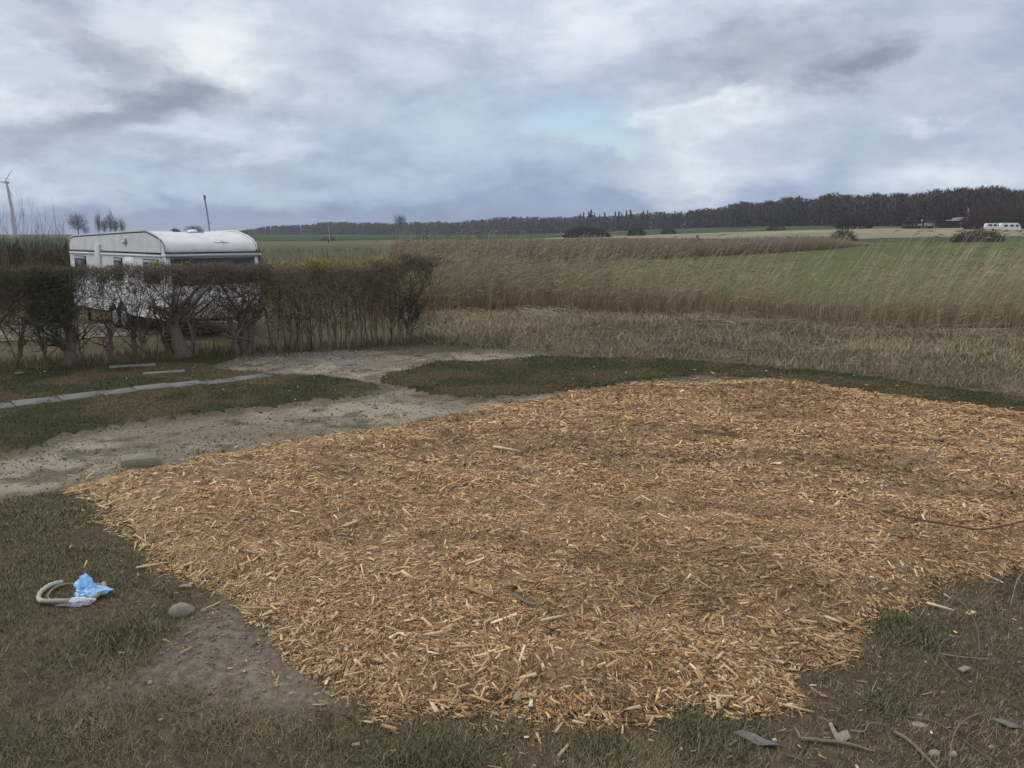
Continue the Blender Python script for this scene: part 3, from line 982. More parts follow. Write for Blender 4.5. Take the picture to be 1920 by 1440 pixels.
n_try = 26000
x = rng.uniform(-4.5, 6.5, n_try); y = rng.uniform(3.4, 7.5, n_try)
sD = np.maximum(sdfc(x, y, DIRT) + rag(x, y, 0.3, 3), sdfc(x, y, BARE_R) * 0.6 - 0.05)
gp = np.array([G(400, 1150)[:2], G(440, 1190)[:2], G(480, 1215)[:2], G(340, 1210)[:2]])
pw = sum(np.exp(-((x - a) ** 2 + (y - b) ** 2) / 0.07) for a, b in gp)
k = (sD > 0) & (sdfc(x, y, CHIPS) < 0.02) & (rng.random(n_try) < 0.12 + 0.85 * np.minimum(pw, 1))
x, y = x[k], y[k]
n = len(x)
C = np.array([(0.29, 0.24, 0.18), (0.20, 0.16, 0.12), (0.38, 0.33, 0.26)])[rng.choice(3, n, p=[0.5, 0.35, 0.15])] * rng.uniform(0.7, 1.2, n)[:, None]
pebbles("gravel", np.stack([x, y, H(x, y) + 0.002], 1), np.clip(np.exp(rng.normal(math.log(0.008), 0.5, n)), 0.004, 0.025), C, "fine grit showing in the bare soil beside the chips")

# crumbs of moss, weed and straw on the path
n_try = 20000
x = rng.uniform(-13, 8, n_try); y = rng.uniform(7, 20, n_try)
zn_, sp_, _, _ = zones(x, y)
clump = fbm(x, y, 0.45, 151, 3)
k = (zn_ == 1) & (sdfc(x, y, CHIPS) < 0.05) & (rng.random(n_try) < smooth(0.52, 0.66, clump)) & (np.abs(x) < 0.66 * y + 0.5)
x, y = x[k], y[k]
x = np.repeat(x, 9) + rng.normal(0, 0.035, len(x) * 9); y = np.repeat(y, 9) + rng.normal(0, 0.03, len(y) * 9)
n = len(x)
C = np.array([(0.075, 0.075, 0.035), (0.11, 0.09, 0.05), (0.17, 0.14, 0.09)])[rng.integers(0, 3, n)] * rng.uniform(0.6, 1.3, n)[:, None]
obj("weeds", [blades(np.stack([x, y, H(x, y) - 0.002], 1), rng.uniform(0.015, 0.045, n), rng.uniform(0.006, 0.012, n), rng.uniform(0.5, 0.98, n), C=C)], M_blade, kind="stuff", label="small flat weeds dotted over the gravel path", cat="weeds")

# grass creeping in over the path edges
n_try = 150000
x = rng.uniform(-13, 8, n_try); y = rng.uniform(7, 20, n_try)
zn_, sp_, sm_, _ = zones(x, y)
edge = np.minimum(sp_, -sm_)
k = (zn_ == 1) & (np.abs(x) < 0.66 * y + 0.5) & (sdfc(x, y, CHIPS) < 0.02)
k &= rng.random(n_try) < np.exp(-np.maximum(edge, 0) / 0.10) * smooth(0.35, 0.6, fbm(x, y, 0.4, 153, 3)) + 0.012
x, y = x[k], y[k]
n = len(x)
C = np.array([(0.10, 0.10, 0.045), (0.16, 0.125, 0.07), (0.24, 0.20, 0.12)])[rng.integers(0, 3, n)] * rng.uniform(0.6, 1.3, n)[:, None]
obj("path_edge_grass", [blades(np.stack([x, y, H(x, y) - 0.003], 1), rng.uniform(0.02, 0.06, n), rng.uniform(0.006, 0.012, n), rng.uniform(0.4, 0.98, n), C=C)], M_blade, kind="stuff", label="grass creeping in along the edges of the gravel path", cat="grass")

# daisies: tiny white heads in the lawns
x = rng.uniform(-12, 10, 1400); y = rng.uniform(8, 19, 1400)
zn_, _, _, _ = zones(x, y)
k = np.isin(zn_, [2, 3]) & (np.abs(x) < 0.66 * y) & (rng.random(1400) < 0.25 * smooth(0.4, 0.6, fbm(x, y, 1.6, 161, 2)) + 0.03)
x, y = x[k], y[k]
n = len(x)
pebbles("daisies", np.stack([x, y, H(x, y) + 0.04], 1), rng.uniform(0.012, 0.02, n), np.full((n, 3), 0.75), "tiny white daisy heads scattered in the lawns", cat="flowers")

# ------------------------------------------------------------------ dry rough grass between the lawn and the reeds
n_try = 420000
x = rng.uniform(-5, 24, n_try); y = rng.uniform(11, 30, n_try)
s = sdfc(x, y, ROUGH) + rag(x, y, 0.35, 9)
k = (s > 0) & (np.abs(x) < 0.66 * y + 1) & (rng.random(n_try) < np.clip(16 / np.hypot(x, y), 0, 1) ** 1.5)
x, y = x[k], y[k]
n = len(x); d = np.hypot(x, y)
clump = fbm(x, y, 0.7, 171, 4)
grn = smooth(0.52, 0.66, fbm(x, y, 1.8, 173, 3))
L = rng.uniform(0.08, 0.30, n) * (0.5 + clump * 1.1)
W = rng.uniform(0.006, 0.012, n) * np.clip(d / 14, 1, 2)
C = np.array([(0.34, 0.26, 0.16), (0.25, 0.19, 0.115), (0.17, 0.125, 0.08), (0.46, 0.38, 0.25)])[rng.choice(4, n, p=[0.34, 0.34, 0.22, 0.10])] * rng.uniform(0.65, 1.2, n)[:, None]
C = lerp(C, np.array([0.12, 0.118, 0.055]), grn * (rng.random(n) < 0.30))
C *= (0.7 + 0.75 * fbm(x, y, 2.5, 175, 3))[:, None]
P = np.stack([x, y, H(x, y) - 0.01], 1)
obj("dry_grass", [blades(P, L, W, rng.uniform(0.55, 0.998, n), C=C * 0.9, Ctip=C * 1.15)], M_reed, kind="stuff", label="tangle of dead straw-coloured grass and weeds in front of the reeds", cat="dry grass")

# fallen stalks and pale bent straw bundles
def stalks(name, P, A, L, lift, Rr, C, label, n=3, **kw):
    D = np.stack([np.cos(A), np.sin(A), lift], 1)
    return obj(name, [prisms(P, P + D * L[:, None], Rr, Rr * 0.6, n, C)], M_reed, label=label, **kw)

n_try = 2600
x = rng.uniform(-4, 22, n_try); y = rng.uniform(13, 28, n_try)
k = (sdfc(x, y, ROUGH) > 0.2) & (np.abs(x) < 0.66 * y + 1)
x, y = x[k], y[k]; n = len(x)
C = np.array([0.46, 0.40, 0.28]) * rng.uniform(0.5, 1.15, n)[:, None]
stalks("fallen_reed_stalks", np.stack([x, y, H(x, y) + rng.uniform(0.03, 0.2, n)], 1), rng.random(n) * 6.28, rng.uniform(0.2, 0.75, n), rng.normal(0.08, 0.25, n), rng.uniform(0.003, 0.006, n), C * 0.85,
       "long dead reed stalks lying across the dry grass", kind="stuff", cat="reed stalks")

def straw_bundle(px, py, nst, L, ang, spread, label):
    g = G(px, py)
    x = g[0] + rng.normal(0, 0.55, nst); y = g[1] + rng.normal(0, 0.5, nst)
    A = rng.normal(ang, spread, nst)
    P = np.stack([x, y, H(x, y) + rng.uniform(0.05, 0.35, nst)], 1)
    C = np.array([0.48, 0.40, 0.275]) * rng.uniform(0.6, 1.1, nst)[:, None]
    stalks("straw_bundle", P, A, rng.uniform(0.4, 1.0, nst) * L, rng.normal(-0.15, 0.2, nst), np.full(nst, 0.0045), C, label, cat="straw", group="bent straw bundles", kind="stuff")
straw_bundle(1000, 600, 110, 0.9, -0.7, 0.25, "pale bundle of bent straw flattened at the foot of the reeds near the hedge")
straw_bundle(1330, 625, 30, 1.0, -0.6, 0.3, "loose slanting straw bundle in the middle of the dry grass")
straw_bundle(1830, 655, 36, 1.2, -0.2, 0.25, "long pale straw bundle lying below the reeds near the chip bed's far side")

# ------------------------------------------------------------------ reeds
def reed_stems(x, y, z0, h, lean_x, lean_y, rad, C0, C1, seg=3, plume=True, leaves=3, n=3):
    N = len(x)
    chunks = []
    t = np.linspace(0, 1, seg + 1)
    base = np.stack([x, y, z0], 1)
    pts = []
    for tt in t:
        off = np.stack([lean_x * tt ** 1.7, lean_y * tt ** 1.7, h * (tt - 0.06 * tt ** 3)], 1)
        pts.append(base + off)
    for i in range(seg):
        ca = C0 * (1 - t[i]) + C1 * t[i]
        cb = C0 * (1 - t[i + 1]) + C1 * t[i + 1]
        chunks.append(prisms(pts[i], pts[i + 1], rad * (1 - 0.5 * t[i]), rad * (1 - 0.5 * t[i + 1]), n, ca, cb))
    for l in range(leaves):
        f = rng.uniform(0.15, 0.85, N)
        i = np.minimum((f * seg).astype(int), seg - 1)
        ff = f * seg - i
        A = np.array(pts)[i, np.arange(N)]; B = np.array(pts)[i + 1, np.arange(N)]
        p = A + (B - A) * ff[:, None]
        a = rng.normal(0.0, 0.9, N)
        ll = rng.uniform(0.2, 0.5, N)
        tip = p + np.stack([np.cos(a) * ll, np.sin(a) * ll, ll * rng.normal(0.35, 0.45, N)], 1)
        w = np.array([0, 0, 1.0]) * 0.007 + np.stack([-np.sin(a), np.cos(a), np.zeros(N)], 1) * 0.005
        V = np.stack([p - w, p + w, tip], 1).reshape(-1, 3)
        c = (C0 * 0.4 + C1 * 0.6) * rng.uniform(0.7, 1.15, N)[:, None]
        chunks.append((V, np.arange(N * 3).reshape(-1, 3), np.repeat(c, 3, 0)))
    if plume:
        top = pts[-1]
        k = rng.random(N) < 0.4
        top = top[k]
        m = len(top)
        lx = lean_x[k]
        dirv = np.stack([0.12 + 0.10 * rng.random(m) + lx * 0.06, rng.normal(0, 0.04, m), 0.06 + rng.normal(0, 0.05, m)], 1)
        mid = top + dirv * 0.5 + np.array([0, 0, 0.02])
        tip = top + dirv * 1.2 - np.array([0, 0, 0.03])
        c = np.array([0.26, 0.20, 0.15]) * rng.uniform(0.7, 1.2, m)[:, None]
        chunks.append(prisms(top, mid, np.full(m, 0.006), np.full(m, 0.022), 3, c, c))
        chunks.append(prisms(mid, tip, np.full(m, 0.022), np.full(m, 0.004), 3, c, c))
    return chunks

REED_FRONT = [tuple(p) for p in (G(700, 590)[:2], G(790, 592)[:2], G(900, 590)[:2], G(1100, 590)[:2], G(1300, 600)[:2], G(1500, 612)[:2], G(1700, 630)[:2], G(1920, 642)[:2], G(2200, 652)[:2])]
fx = np.array([p[0] for p in REED_FRONT]); fy = np.array([p[1] for p in REED_FRONT])
n_try = 60000
ncl = 5200
clx = rng.uniform(fx[0], fx[-1], ncl); cld = rng.random(ncl) ** 0.85 * 6.5
ic = rng.integers(0, ncl, n_try)
x = clx[ic] + rng.normal(0, 0.11, n_try)
dep = np.clip(cld[ic] + rng.normal(0, 0.11, n_try), 0, 7)
y = np.interp(x, fx, fy) + dep
cl_lean = rng.uniform(0.55, 1.35, ncl)[ic]; cl_h = rng.uniform(0.8, 1.15, ncl)[ic]
u = x / y
pxc = 960 + u * FPX
dens = np.interp(pxc, [760, 900, 1150, 1300, 1700, 1850, 2000], [0.26, 0.28, 0.17, 0.055, 0.045, 0.11, 0.16])
clump = fbm(x, y, 1.1, 181, 3)
dens = dens * (0.35 + 1.3 * smooth(0.35, 0.65, clump))
dens *= smooth(0, 1.0, dep)
k = (rng.random(n_try) < dens * 0.55) & (np.abs(u) < 0.68)
x, y, pxc, dep, clump, cl_lean, cl_h = x[k], y[k], pxc[k], dep[k], clump[k], cl_lean[k], cl_h[k]
n = len(x)
h = np.where(rng.random(n) < 0.55, rng.normal(2.15, 0.35, n), rng.uniform(0.9, 1.7, n)) * (0.82 + 0.36 * clump) * cl_h * np.interp(pxc, [760, 1000, 1300, 1700, 1950], [1.0, 1.0, 0.95, 1.05, 1.12])
h = np.clip(h, 0.9, 3.0) * smooth(-0.3, 1.2, dep + 0.6)
lean = np.interp(pxc, [760, 1000, 1300, 1950], [0.12, 0.28, 0.62, 0.95]) * h / 2.2 * cl_lean * rng.uniform(0.8, 1.2, n) + rng.normal(0, 0.10, n)
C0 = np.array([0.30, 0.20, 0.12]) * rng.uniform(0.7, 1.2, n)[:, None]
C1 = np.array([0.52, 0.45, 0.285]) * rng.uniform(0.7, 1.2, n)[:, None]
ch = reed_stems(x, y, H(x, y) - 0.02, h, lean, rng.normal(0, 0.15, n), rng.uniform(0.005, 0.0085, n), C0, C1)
# litter of broken leaves low in the stand
m = 20000
xb = rng.uniform(fx[0], fx[-1], m); db = rng.random(m) * 6.5
yb = np.interp(xb, fx, fy) + db - 0.3
kb = np.abs(xb / yb) < 0.68
xb, yb = xb[kb], yb[kb]; m = len(xb)
Cb = np.array([(0.31, 0.215, 0.13), (0.24, 0.16, 0.095), (0.40, 0.30, 0.19)])[rng.integers(0, 3, m)] * rng.uniform(0.65, 1.2, m)[:, None]
ch.append(blades(np.stack([xb, yb, H(xb, yb)], 1), rng.uniform(0.3, 1.0, m) * np.interp(960 + xb / yb * FPX, [760, 1000, 1250, 1600, 1900], [1.45, 1.4, 0.95, 0.75, 0.9]), rng.uniform(0.009, 0.02, m), rng.uniform(0.05, 0.6, m), C=Cb * 0.85, Ctip=Cb * 1.1))
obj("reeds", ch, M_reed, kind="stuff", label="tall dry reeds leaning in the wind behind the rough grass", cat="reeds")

# second reed belt along the ditch further off
BELT = polar((745, 76), (800, 72), (1000, 78), (1200, 90), (1400, 116), (1560, 148), (1640, 178))
bxs = np.array([p[0] for p in BELT]); bys = np.array([p[1] for p in BELT])
tt = rng.random(11000)
seglen = np.concatenate([[0], np.cumsum(np.hypot(np.diff(bxs), np.diff(bys)))])
sx_ = np.interp(tt * seglen[-1], seglen, bxs); sy_ = np.interp(tt * seglen[-1], seglen, bys)
dep = rng.random(11000) * 9
x = sx_ - dep * 0.25; y = sy_ + dep
n = len(x)
h = (1 - 0.75 * smooth(0.72, 1.0, tt)) * rng.normal(2.1, 0.25, n) * (0.8 + 0.4 * fbm(x, y, 4, 191, 3)) * smooth(-0.2, 2.0, dep + 1.2)
C0 = np.array([0.20, 0.13, 0.088]) * rng.uniform(0.7, 1.2, n)[:, None]
C1 = np.array([0.38, 0.31, 0.20]) * rng.uniform(0.75, 1.2, n)[:, None]
obj("reeds", reed_stems(x, y, terrain(x, y), h, rng.normal(0.3, 0.15, n), rng.normal(0, 0.1, n), rng.uniform(0.018, 0.03, n), C0, C1, seg=1, plume=False, leaves=2),
    M_reed, kind="stuff", label="far belt of brown reeds along the ditch behind the green field", cat="reeds")

# scattered taller reeds in the meadow left of centre
n = 6000
x = rng.uniform(-45, 12, n); y = rng.uniform(42, 150, n)
k = (x / y > -0.31)
x, y = x[k], y[k]; n = len(x)
C1 = np.array([0.30, 0.255, 0.15]) * rng.uniform(0.6, 1.2, n)[:, None]
obj("meadow_grass", [blades(np.stack([x, y, terrain(x, y)], 1), rng.uniform(0.4, 1.1, n), rng.uniform(0.05, 0.10, n), rng.uniform(0, 0.5, n), C=C1 * 0.8, Ctip=C1)], M_reed, kind="stuff",
    label="rough tawny meadow grass behind the hedge", cat="grass")

# ------------------------------------------------------------------ hedge
HA, HB = G(-140, 700)[:2], G(800, 641)[:2]
HD = (HB - HA); HLEN = np.hypot(*HD); HD = HD / HLEN
HN = np.array([-HD[1], HD[0]])          # away from camera
HEDGE_H = 2.05

def hedge_s(px):
    """distance along the hedge line at a photo column"""
    u = (px - 960) / FPX
    # HA + s HD, x = u * depth
    f = lambda s: (HA[0] + s * HD[0]) - u * ((HA[1] + s * HD[1]) * math.cos(PITCH) + 1.6 * math.sin(PITCH))
    lo, hi = -6.0, HLEN + 3
    for _ in range(50):
        mid = (lo + hi) / 2
        if f(mid) < 0:
            lo = mid
        else:
            hi = mid
    return (lo + hi) / 2

def wander(p, q, nseg, amp):
    t = np.linspace(0, 1, nseg + 1)[:, None]
    P = p * (1 - t) + q * t
    j = rng.normal(0, amp, P.shape) * np.sin(t * math.pi)
    return P + j

def hedge_shrub(px0, px1, stems, n_limb, n_twig, col, label, top=HEDGE_H, depth=0.95, buds=0, see=0.75, twig_len=(0.12, 0.34), green=0.0, wands=0):
    s0, s1 = hedge_s(px0), hedge_s(px1)
    sm_ = (s0 + s1) / 2
    root = HA + HD * sm_
    e = empty("hedge_shrub", (root[0], root[1], h1(root[0], root[1])), label=label, cat="hedge shrub", group="leafless shrubs of the clipped hedge")
    col = np.array(col)
    limbs0, limbs1, lr0, lr1, lc = [], [], [], [], []
    ends = []
    for (spx, rad, lean, htop, scol) in stems:
        ss = hedge_s(spx)
        b = np.array([(ss - sm_), rng.normal(0, 0.08), -0.05])
        fork = b + np.array([lean, rng.normal(0, 0.08), htop])
        path = wander(b, fork, 6, 0.035)
        radii = np.linspace(rad * 1.15, rad * 0.65, 7); radii[0] *= 1.25
        tr = tube(path, radii, 8, np.array(scol) * rng.uniform(0.8, 1.1))
        obj("trunk", tr, M_bark, e, smooth_shade=True)
        for _ in range(n_limb):
            p = path[rng.integers(2, 7)]
            q = np.array([np.clip(p[0] + rng.normal(0, 0.55), s0 - sm_, s1 - sm_), rng.uniform(-depth / 2, depth / 2), min(p[2] + rng.uniform(0.25, 1.0), top - 0.15)])
            w = wander(p, q, 5, 0.028)
            r = np.linspace(rad * 0.42, rad * 0.14, 6)
            for i in range(5):
                limbs0.append(w[i]); limbs1.append(w[i + 1]); lr0.append(r[i]); lr1.append(r[i + 1])
            ends.append(w)
            for _ in range(4):
                p2 = w[rng.integers(1, 6)]
                q2 = p2 + np.array([rng.normal(0, 0.38), rng.normal(0, 0.25), rng.normal(0.15, 0.3)])
                q2[2] = np.clip(q2[2], 0.25, top - 0.05); q2[1] = np.clip(q2[1], -depth / 2, depth / 2); q2[0] = np.clip(q2[0], s0 - sm_ - 0.1, s1 - sm_ + 0.1)
                w2 = wander(p2, q2, 4, 0.024)
                r2 = np.linspace(rad * 0.17, rad * 0.06, 5)
                for i in range(4):
                    limbs0.append(w2[i]); limbs1.append(w2[i + 1]); lr0.append(r2[i]); lr1.append(r2[i + 1])
                ends.append(w2)
    if limbs0:
        nl = len(limbs0)
        obj("branches", [prisms(np.array(limbs0), np.array(limbs1), np.maximum(np.array(lr0), 0.004), np.maximum(np.array(lr1), 0.003), 4, col * rng.uniform(0.7, 1.2, nl)[:, None])], M_bark, e, kind="stuff")
    for spx in np.linspace(px0 + 3, px1 - 3, wands):
        ss = hedge_s(spx + rng.normal(0, 2.5))
        b = np.array([ss - sm_, rng.normal(0, 0.2), -0.05])
        pw = wander(b, b + np.array([rng.normal(0, 0.1), rng.normal(0, 0.08), rng.uniform(1.2, top - 0.15)]), 5, 0.025)
        r_ = rng.uniform(0.008, 0.02)
        obj("stem", tube(pw, np.linspace(r_, r_ * 0.5, 6), 5, np.array((0.15, 0.125, 0.09)) * rng.uniform(0.5, 1.4), False), M_bark, e, smooth_shade=True)
    # fine twigs fill the clipped top
    n = n_twig
    tx = rng.uniform(s0 - sm_, s1 - sm_, n) + rng.normal(0, 0.09, n)
    ty = np.clip(rng.normal(0, depth * 0.36, n), -depth / 2, depth / 2)
    fz = rng.random(n)
    lowz = 0.35
    tz = lowz + (top - lowz) * (1 - (1 - fz) ** 1.0 * 1.0)
    keep = rng.random(n) < np.clip((tz / top) ** (1.2 + 2.2 * see) + 0.03, 0, 1) * (0.55 + 0.9 * fbm(tx + sm_, tz, 0.35, 201, 3))
    tx, ty, tz = tx[keep], ty[keep], tz[keep]
    n = len(tx)
    L = rng.uniform(*twig_len, n)
    D = np.stack([rng.normal(0, 0.55, n), rng.normal(0, 0.45, n), np.abs(rng.normal(0.65, 0.5, n)) - 0.1], 1)
    D /= np.linalg.norm(D, axis=1, keepdims=True)
    P0 = np.stack([tx, ty, tz], 1); P1 = P0 + D * L[:, None]
    lim = top + (fbm(tx + sm_, tx * 0 + 3, 0.25, 205, 3) - 0.5) * 0.30 + rng.normal(0, 0.035, n)
    over = P1[:, 2] > lim
    P0[over, 2] -= (P1[over, 2] - lim[over]); P1[over, 2] = lim[over]
    mid = (P0 + P1) / 2 + rng.normal(0, 0.018, (n, 3))
    C = col * rng.uniform(0.6, 1.35, n)[:, None]
    if green:
        g = rng.random(n) < green
        C[g] = np.array([0.085, 0.095, 0.045]) * rng.uniform(0.6, 1.3, g.sum())[:, None]
    obj("twigs", [prisms(P0, mid, rng.uniform(0.004, 0.007, n), np.full(n, 0.0035), 3, C), prisms(mid, P1, np.full(n, 0.0035), np.full(n, 0.0022), 3, C)], M_bark, e, kind="stuff")
    if buds:
        bx_ = rng.uniform(s0 - sm_, s1 - sm_, buds); by_ = rng.uniform(-depth / 2, depth / 2, buds)
        pw_ = smooth(0.38, 0.6, fbm(bx_ + sm_, bx_ * 0, 0.5, 211, 3))
        k = rng.random(buds) < pw_ * 0.8 + 0.06
        bx_, by_ = bx_[k], by_[k]; nb = len(bx_)
        Pb = np.stack([bx_, by_, top - 0.04 + rng.normal(0.03, 0.045, nb)], 1)
        Cb = np.array([(0.42, 0.31, 0.08), (0.36, 0.30, 0.11), (0.28, 0.24, 0.10)])[rng.integers(0, 3, nb)] * rng.uniform(0.7, 1.15, nb)[:, None]
        obj("buds", [blades(Pb, rng.uniform(0.03, 0.07, nb), rng.uniform(0.02, 0.036, nb), rng.uniform(0, 0.8, nb), C=Cb)], M_blade, e, kind="stuff")
    e.rotation_euler = (0, 0, math.atan2(HD[1], HD[0]))
    return e

DK = (0.165, 0.138, 0.10)
BR = (0.185, 0.148, 0.112)
BG = (0.28, 0.225, 0.15)
PALE = (0.20, 0.175, 0.13)
hedge_shrub(-160, 60, [(-60, 0.07, 0.1, 0.8, DK), (20, 0.04, 0.15, 0.7, DK)], 9, 9500, (0.155, 0.138, 0.088), "densest dark hedge shrub at the photo's left edge", see=0.25, green=0.35)
hedge_shrub(60, 138, [(122, 0.12, 0.03, 1.0, DK), (85, 0.03, -0.1, 0.6, DK)], 10, 9000, (0.15, 0.134, 0.086), "dark hedge shrub with thick trunk just left of the caravan's rear", see=0.25, green=0.35)
hedge_shrub(136, 222, [(196, 0.045, 0.10, 0.7, BR), (150, 0.025, -0.1, 0.6, BR)], 11, 3600, DK, "thin open hedge shrub in front of the caravan's rear window", see=1.0)
hedge_shrub(222, 285, [(248, 0.05, -0.02, 0.65, BR), (262, 0.04, 0.03, 0.5, PALE)], 10, 2800, DK, "hedge shrub with twin slender trunks in front of the caravan wheel", see=1.0)
hedge_shrub(285, 402, [(335, 0.17, -0.16, 0.95, BR), (318, 0.09, -0.22, 0.8, BR), (363, 0.035, -0.16, 1.0, PALE), (352, 0.03, 0.10, 1.1, PALE)], 8, 5600, BR, "hedge shrub with the thickest leaning trunk and pale shoots at the caravan's corner", see=0.85, buds=500, wands=4)
hedge_shrub(402, 505, [(450, 0.12, 0.0, 0.9, DK), (462, 0.07, 0.15, 0.9, DK), (438, 0.06, -0.12, 0.9, DK)], 8, 7000, BR, "hedge shrub with dark upright trunk in front of the caravan's nose", see=0.6)
hedge_shrub(505, 600, [(522, 0.045, 0, 1.2, BG), (545, 0.04, 0.03, 1.2, BG), (562, 0.05, -0.03, 1.1, BG), (585, 0.035, 0.05, 1.2, BG), (575, 0.03, 0.0, 1.2, BG)], 6, 8500, BG, "yellow-budded multi-stemmed hedge shrub just past the caravan's nose", see=0.3, buds=4600, wands=12)
hedge_shrub(600, 690, [(612, 0.03, 0, 1.2, BG), (632, 0.035, -0.1, 1.2, BG), (650, 0.04, 0.05, 1.2, BG), (668, 0.03, 0, 1.2, BG), (680, 0.03, -0.05, 1.2, BG)], 6, 7800, BG, "yellow-budded hedge shrub with many thin stems in front of the red panel", see=0.3, buds=3800, wands=12)
hedge_shrub(690, 748, [(702, 0.03, 0, 1.2, BG), (718, 0.04, -0.05, 1.2, BG), (735, 0.035, 0.05, 1.2, BG), (742, 0.04, -0.1, 1.0, BG)], 7, 6500, BG, "brownish hedge shrub second from the reed end with sparse yellow buds", see=0.3, buds=1200, wands=9)
hedge_shrub(744, 812, [(758, 0.06, 0.22, 0.9, (0.16, 0.145, 0.11)), (768, 0.03, 0.25, 0.8, BR), (750, 0.03, -0.1, 1.0, BG)], 13, 2600, (0.115, 0.095, 0.07), "loose unclipped shrub with arching branches at the reed end of the hedge", see=0.9, top=2.15, twig_len=(0.15, 0.45))

# dead leaves, suckers and long grass at the foot of the hedge
n = 9000
s_ = rng.uniform(-3, HLEN + 0.3, n); w_ = rng.normal(0.1, 0.45, n)
x = HA[0] + HD[0] * s_ + HN[0] * w_; y = HA[1] + HD[1] * s_ + HN[1] * w_
C = np.array([(0.09, 0.095, 0.04), (0.14, 0.115, 0.06), (0.07, 0.06, 0.04), (0.17, 0.15, 0.08)])[rng.integers(0, 4, n)] * rng.uniform(0.6, 1.2, n)[:, None]
obj("hedge_foot_grass", [blades(np.stack([x, y, H(x, y) - 0.01], 1), rng.uniform(0.06, 0.35, n) * (0.4 + 1.1 * fbm(x, y, 1.2, 221, 2)), rng.uniform(0.007, 0.014, n), rng.uniform(0.1, 0.8, n), C=C, Ctip=C * 1.2)],
    M_blade, kind="stuff", label="long grass and suckers at the foot of the hedge", cat="grass")

# gravel drive behind the hedge under the caravan
field("driveway", PG([(-200, 645), (0, 640), (160, 636), (280, 628), (345, 616), (360, 606), (330, 602), (150, 608), (-200, 614)]), (0.20, 0.18, 0.145), 0.018,
      "pale gravel drive behind the hedge beside the caravan", 0.12, cat="driveway", n_scale=1.2, near=True)

# ------------------------------------------------------------------ caravan
def profile_solid(prof, y0, y1, bev=0.05, C=None):
    """a side outline (x,z) swept across the width with eased edges"""
    P = np.array(prof)
    c = P.mean(0)
    n = len(P)
    nxt = np.roll(P, -1, 0) - np.roll(P, 1, 0)
    nrm = np.stack([nxt[:, 1], -nxt[:, 0]], 1)
    nrm /= np.linalg.norm(nrm, axis=1, keepdims=True)
    rings = []
    for y, ins in ((y0, bev), (y0 + bev * 0.3, bev * 0.3), (y0 + bev, 0), (y1 - bev, 0), (y1 - bev * 0.3, bev * 0.3), (y1, bev)):
        q = P - nrm * ins
        rings.append(np.stack([q[:, 0], np.full(n, y), q[:, 1]], 1))
    V = np.concatenate(rings)
    F = [(r * n + k, r * n + (k + 1) % n, (r + 1) * n + (k + 1) % n, (r + 1) * n + k) for r in range(5) for k in range(n)]
    V2 = np.concatenate([rings[0], [[c[0], y0, c[1]]], rings[-1], [[c[0], y1, c[1]]]])
    F2 = [(k, (k + 1) % n, n) for k in range(n)] + [(n + 1 + (k + 1) % n, n + 1 + k, 2 * n + 1) for k in range(n)]
    return [(V, np.array(F), C), (V2, np.array(F2), C)]

CL, CW = 7.3, 2.55
corner = np.array([-8.85, 21.35])
TH = R(45)
along = np.array([-math.sin(TH), math.cos(TH)])          # from nose to tail along the visible side
across = np.array([math.cos(TH), math.sin(TH)])          # from visible side to the far side
car = empty("caravan", (corner[0], corner[1], h1(*corner)), label="large white touring caravan with dirty roof parked behind the hedge", cat="caravan")
car.rotation_euler = (0, 0, math.atan2(-along[1], -along[0]))
# local frame: +x nose, -x tail, +y ... far side is 'across'
lx = -along; ly = np.array([-lx[1], lx[0]])
SGN = 1.0 if np.dot(ly, across) > 0 else -1.0
def Yl(v):                      # distance from the visible side towards the far side
    return SGN * v
def ybox(x0, x1, v0, v1, z0, z1, bev=0.0):
    a, b = sorted((Yl(v0), Yl(v1)))
    return box(x0, x1, a, b, z0, z1, bev)
wall_prof = [(0.0, 0.5), (0.05, 0.8), (0.06, 1.3), (0.0, 2.2), (-CL + 0.02, 2.2), (-CL - 0.02, 1.4), (-CL, 0.5), (-4.35, 0.5), (-4.25, 0.72), (-4.0, 0.86), (-3.75, 0.72), (-3.65, 0.62), (-3.55, 0.72), (-3.3, 0.86), (-3.05, 0.72), (-2.95, 0.5)]
up_prof = [(-0.005, 2.2), (-0.02, 2.33), (-0.07, 2.435), (-0.19, 2.525), (-0.45, 2.61), (-0.85, 2.70), (-1.18, 2.765), (-2.2, 2.745), (-CL + 0.5, 2.63), (-CL + 0.22, 2.585), (-CL + 0.07, 2.50), (-CL, 2.36), (-CL + 0.0, 2.2)]
y0, y1 = sorted((Yl(0), Yl(CW)))
wall = obj("wall", profile_solid(wall_prof[::-1], y0, y1, 0.02), M_white, car)
roofp = obj("roof", profile_solid(up_prof[::-1], y0 + 0.004, y1 - 0.004, 0.06), M_roof, car)
# dark piping along both roof edges
for v in (0.015, CW - 0.015):
    pth = np.array([(x_, Yl(v), z_ + 0.004) for x_, z_ in up_prof])
    obj("roof_trim", tube(pth, 0.022, 6), M_darktrim, car)
for v in (-0.008, CW + 0.008):
    pass
obj("side_trim", [ybox(-2.45, -0.25, -0.016, 0.01, 2.19, 2.235)], M_darktrim, car)
obj("side_trim", [ybox(-CL + 0.05, -4.98, -0.016, 0.01, 2.19, 2.235)], M_darktrim, car)
obj("side_trim", [ybox(-4.52, -2.44, -0.016, 0.01, 2.19, 2.235)], M_darktrim, car)
obj("side_rail", [ybox(-4.52, -0.10, -0.03, 0.012, 2.12, 2.17)], M_white, car)
obj("side_rail", [ybox(-CL + 0.05, -4.98, -0.03, 0.012, 2.12, 2.17)], M_white, car)
obj("front_trim", [ybox(-0.02, 0.032, 0.02, CW - 0.02, 2.215, 2.245)], M_darktrim, car)
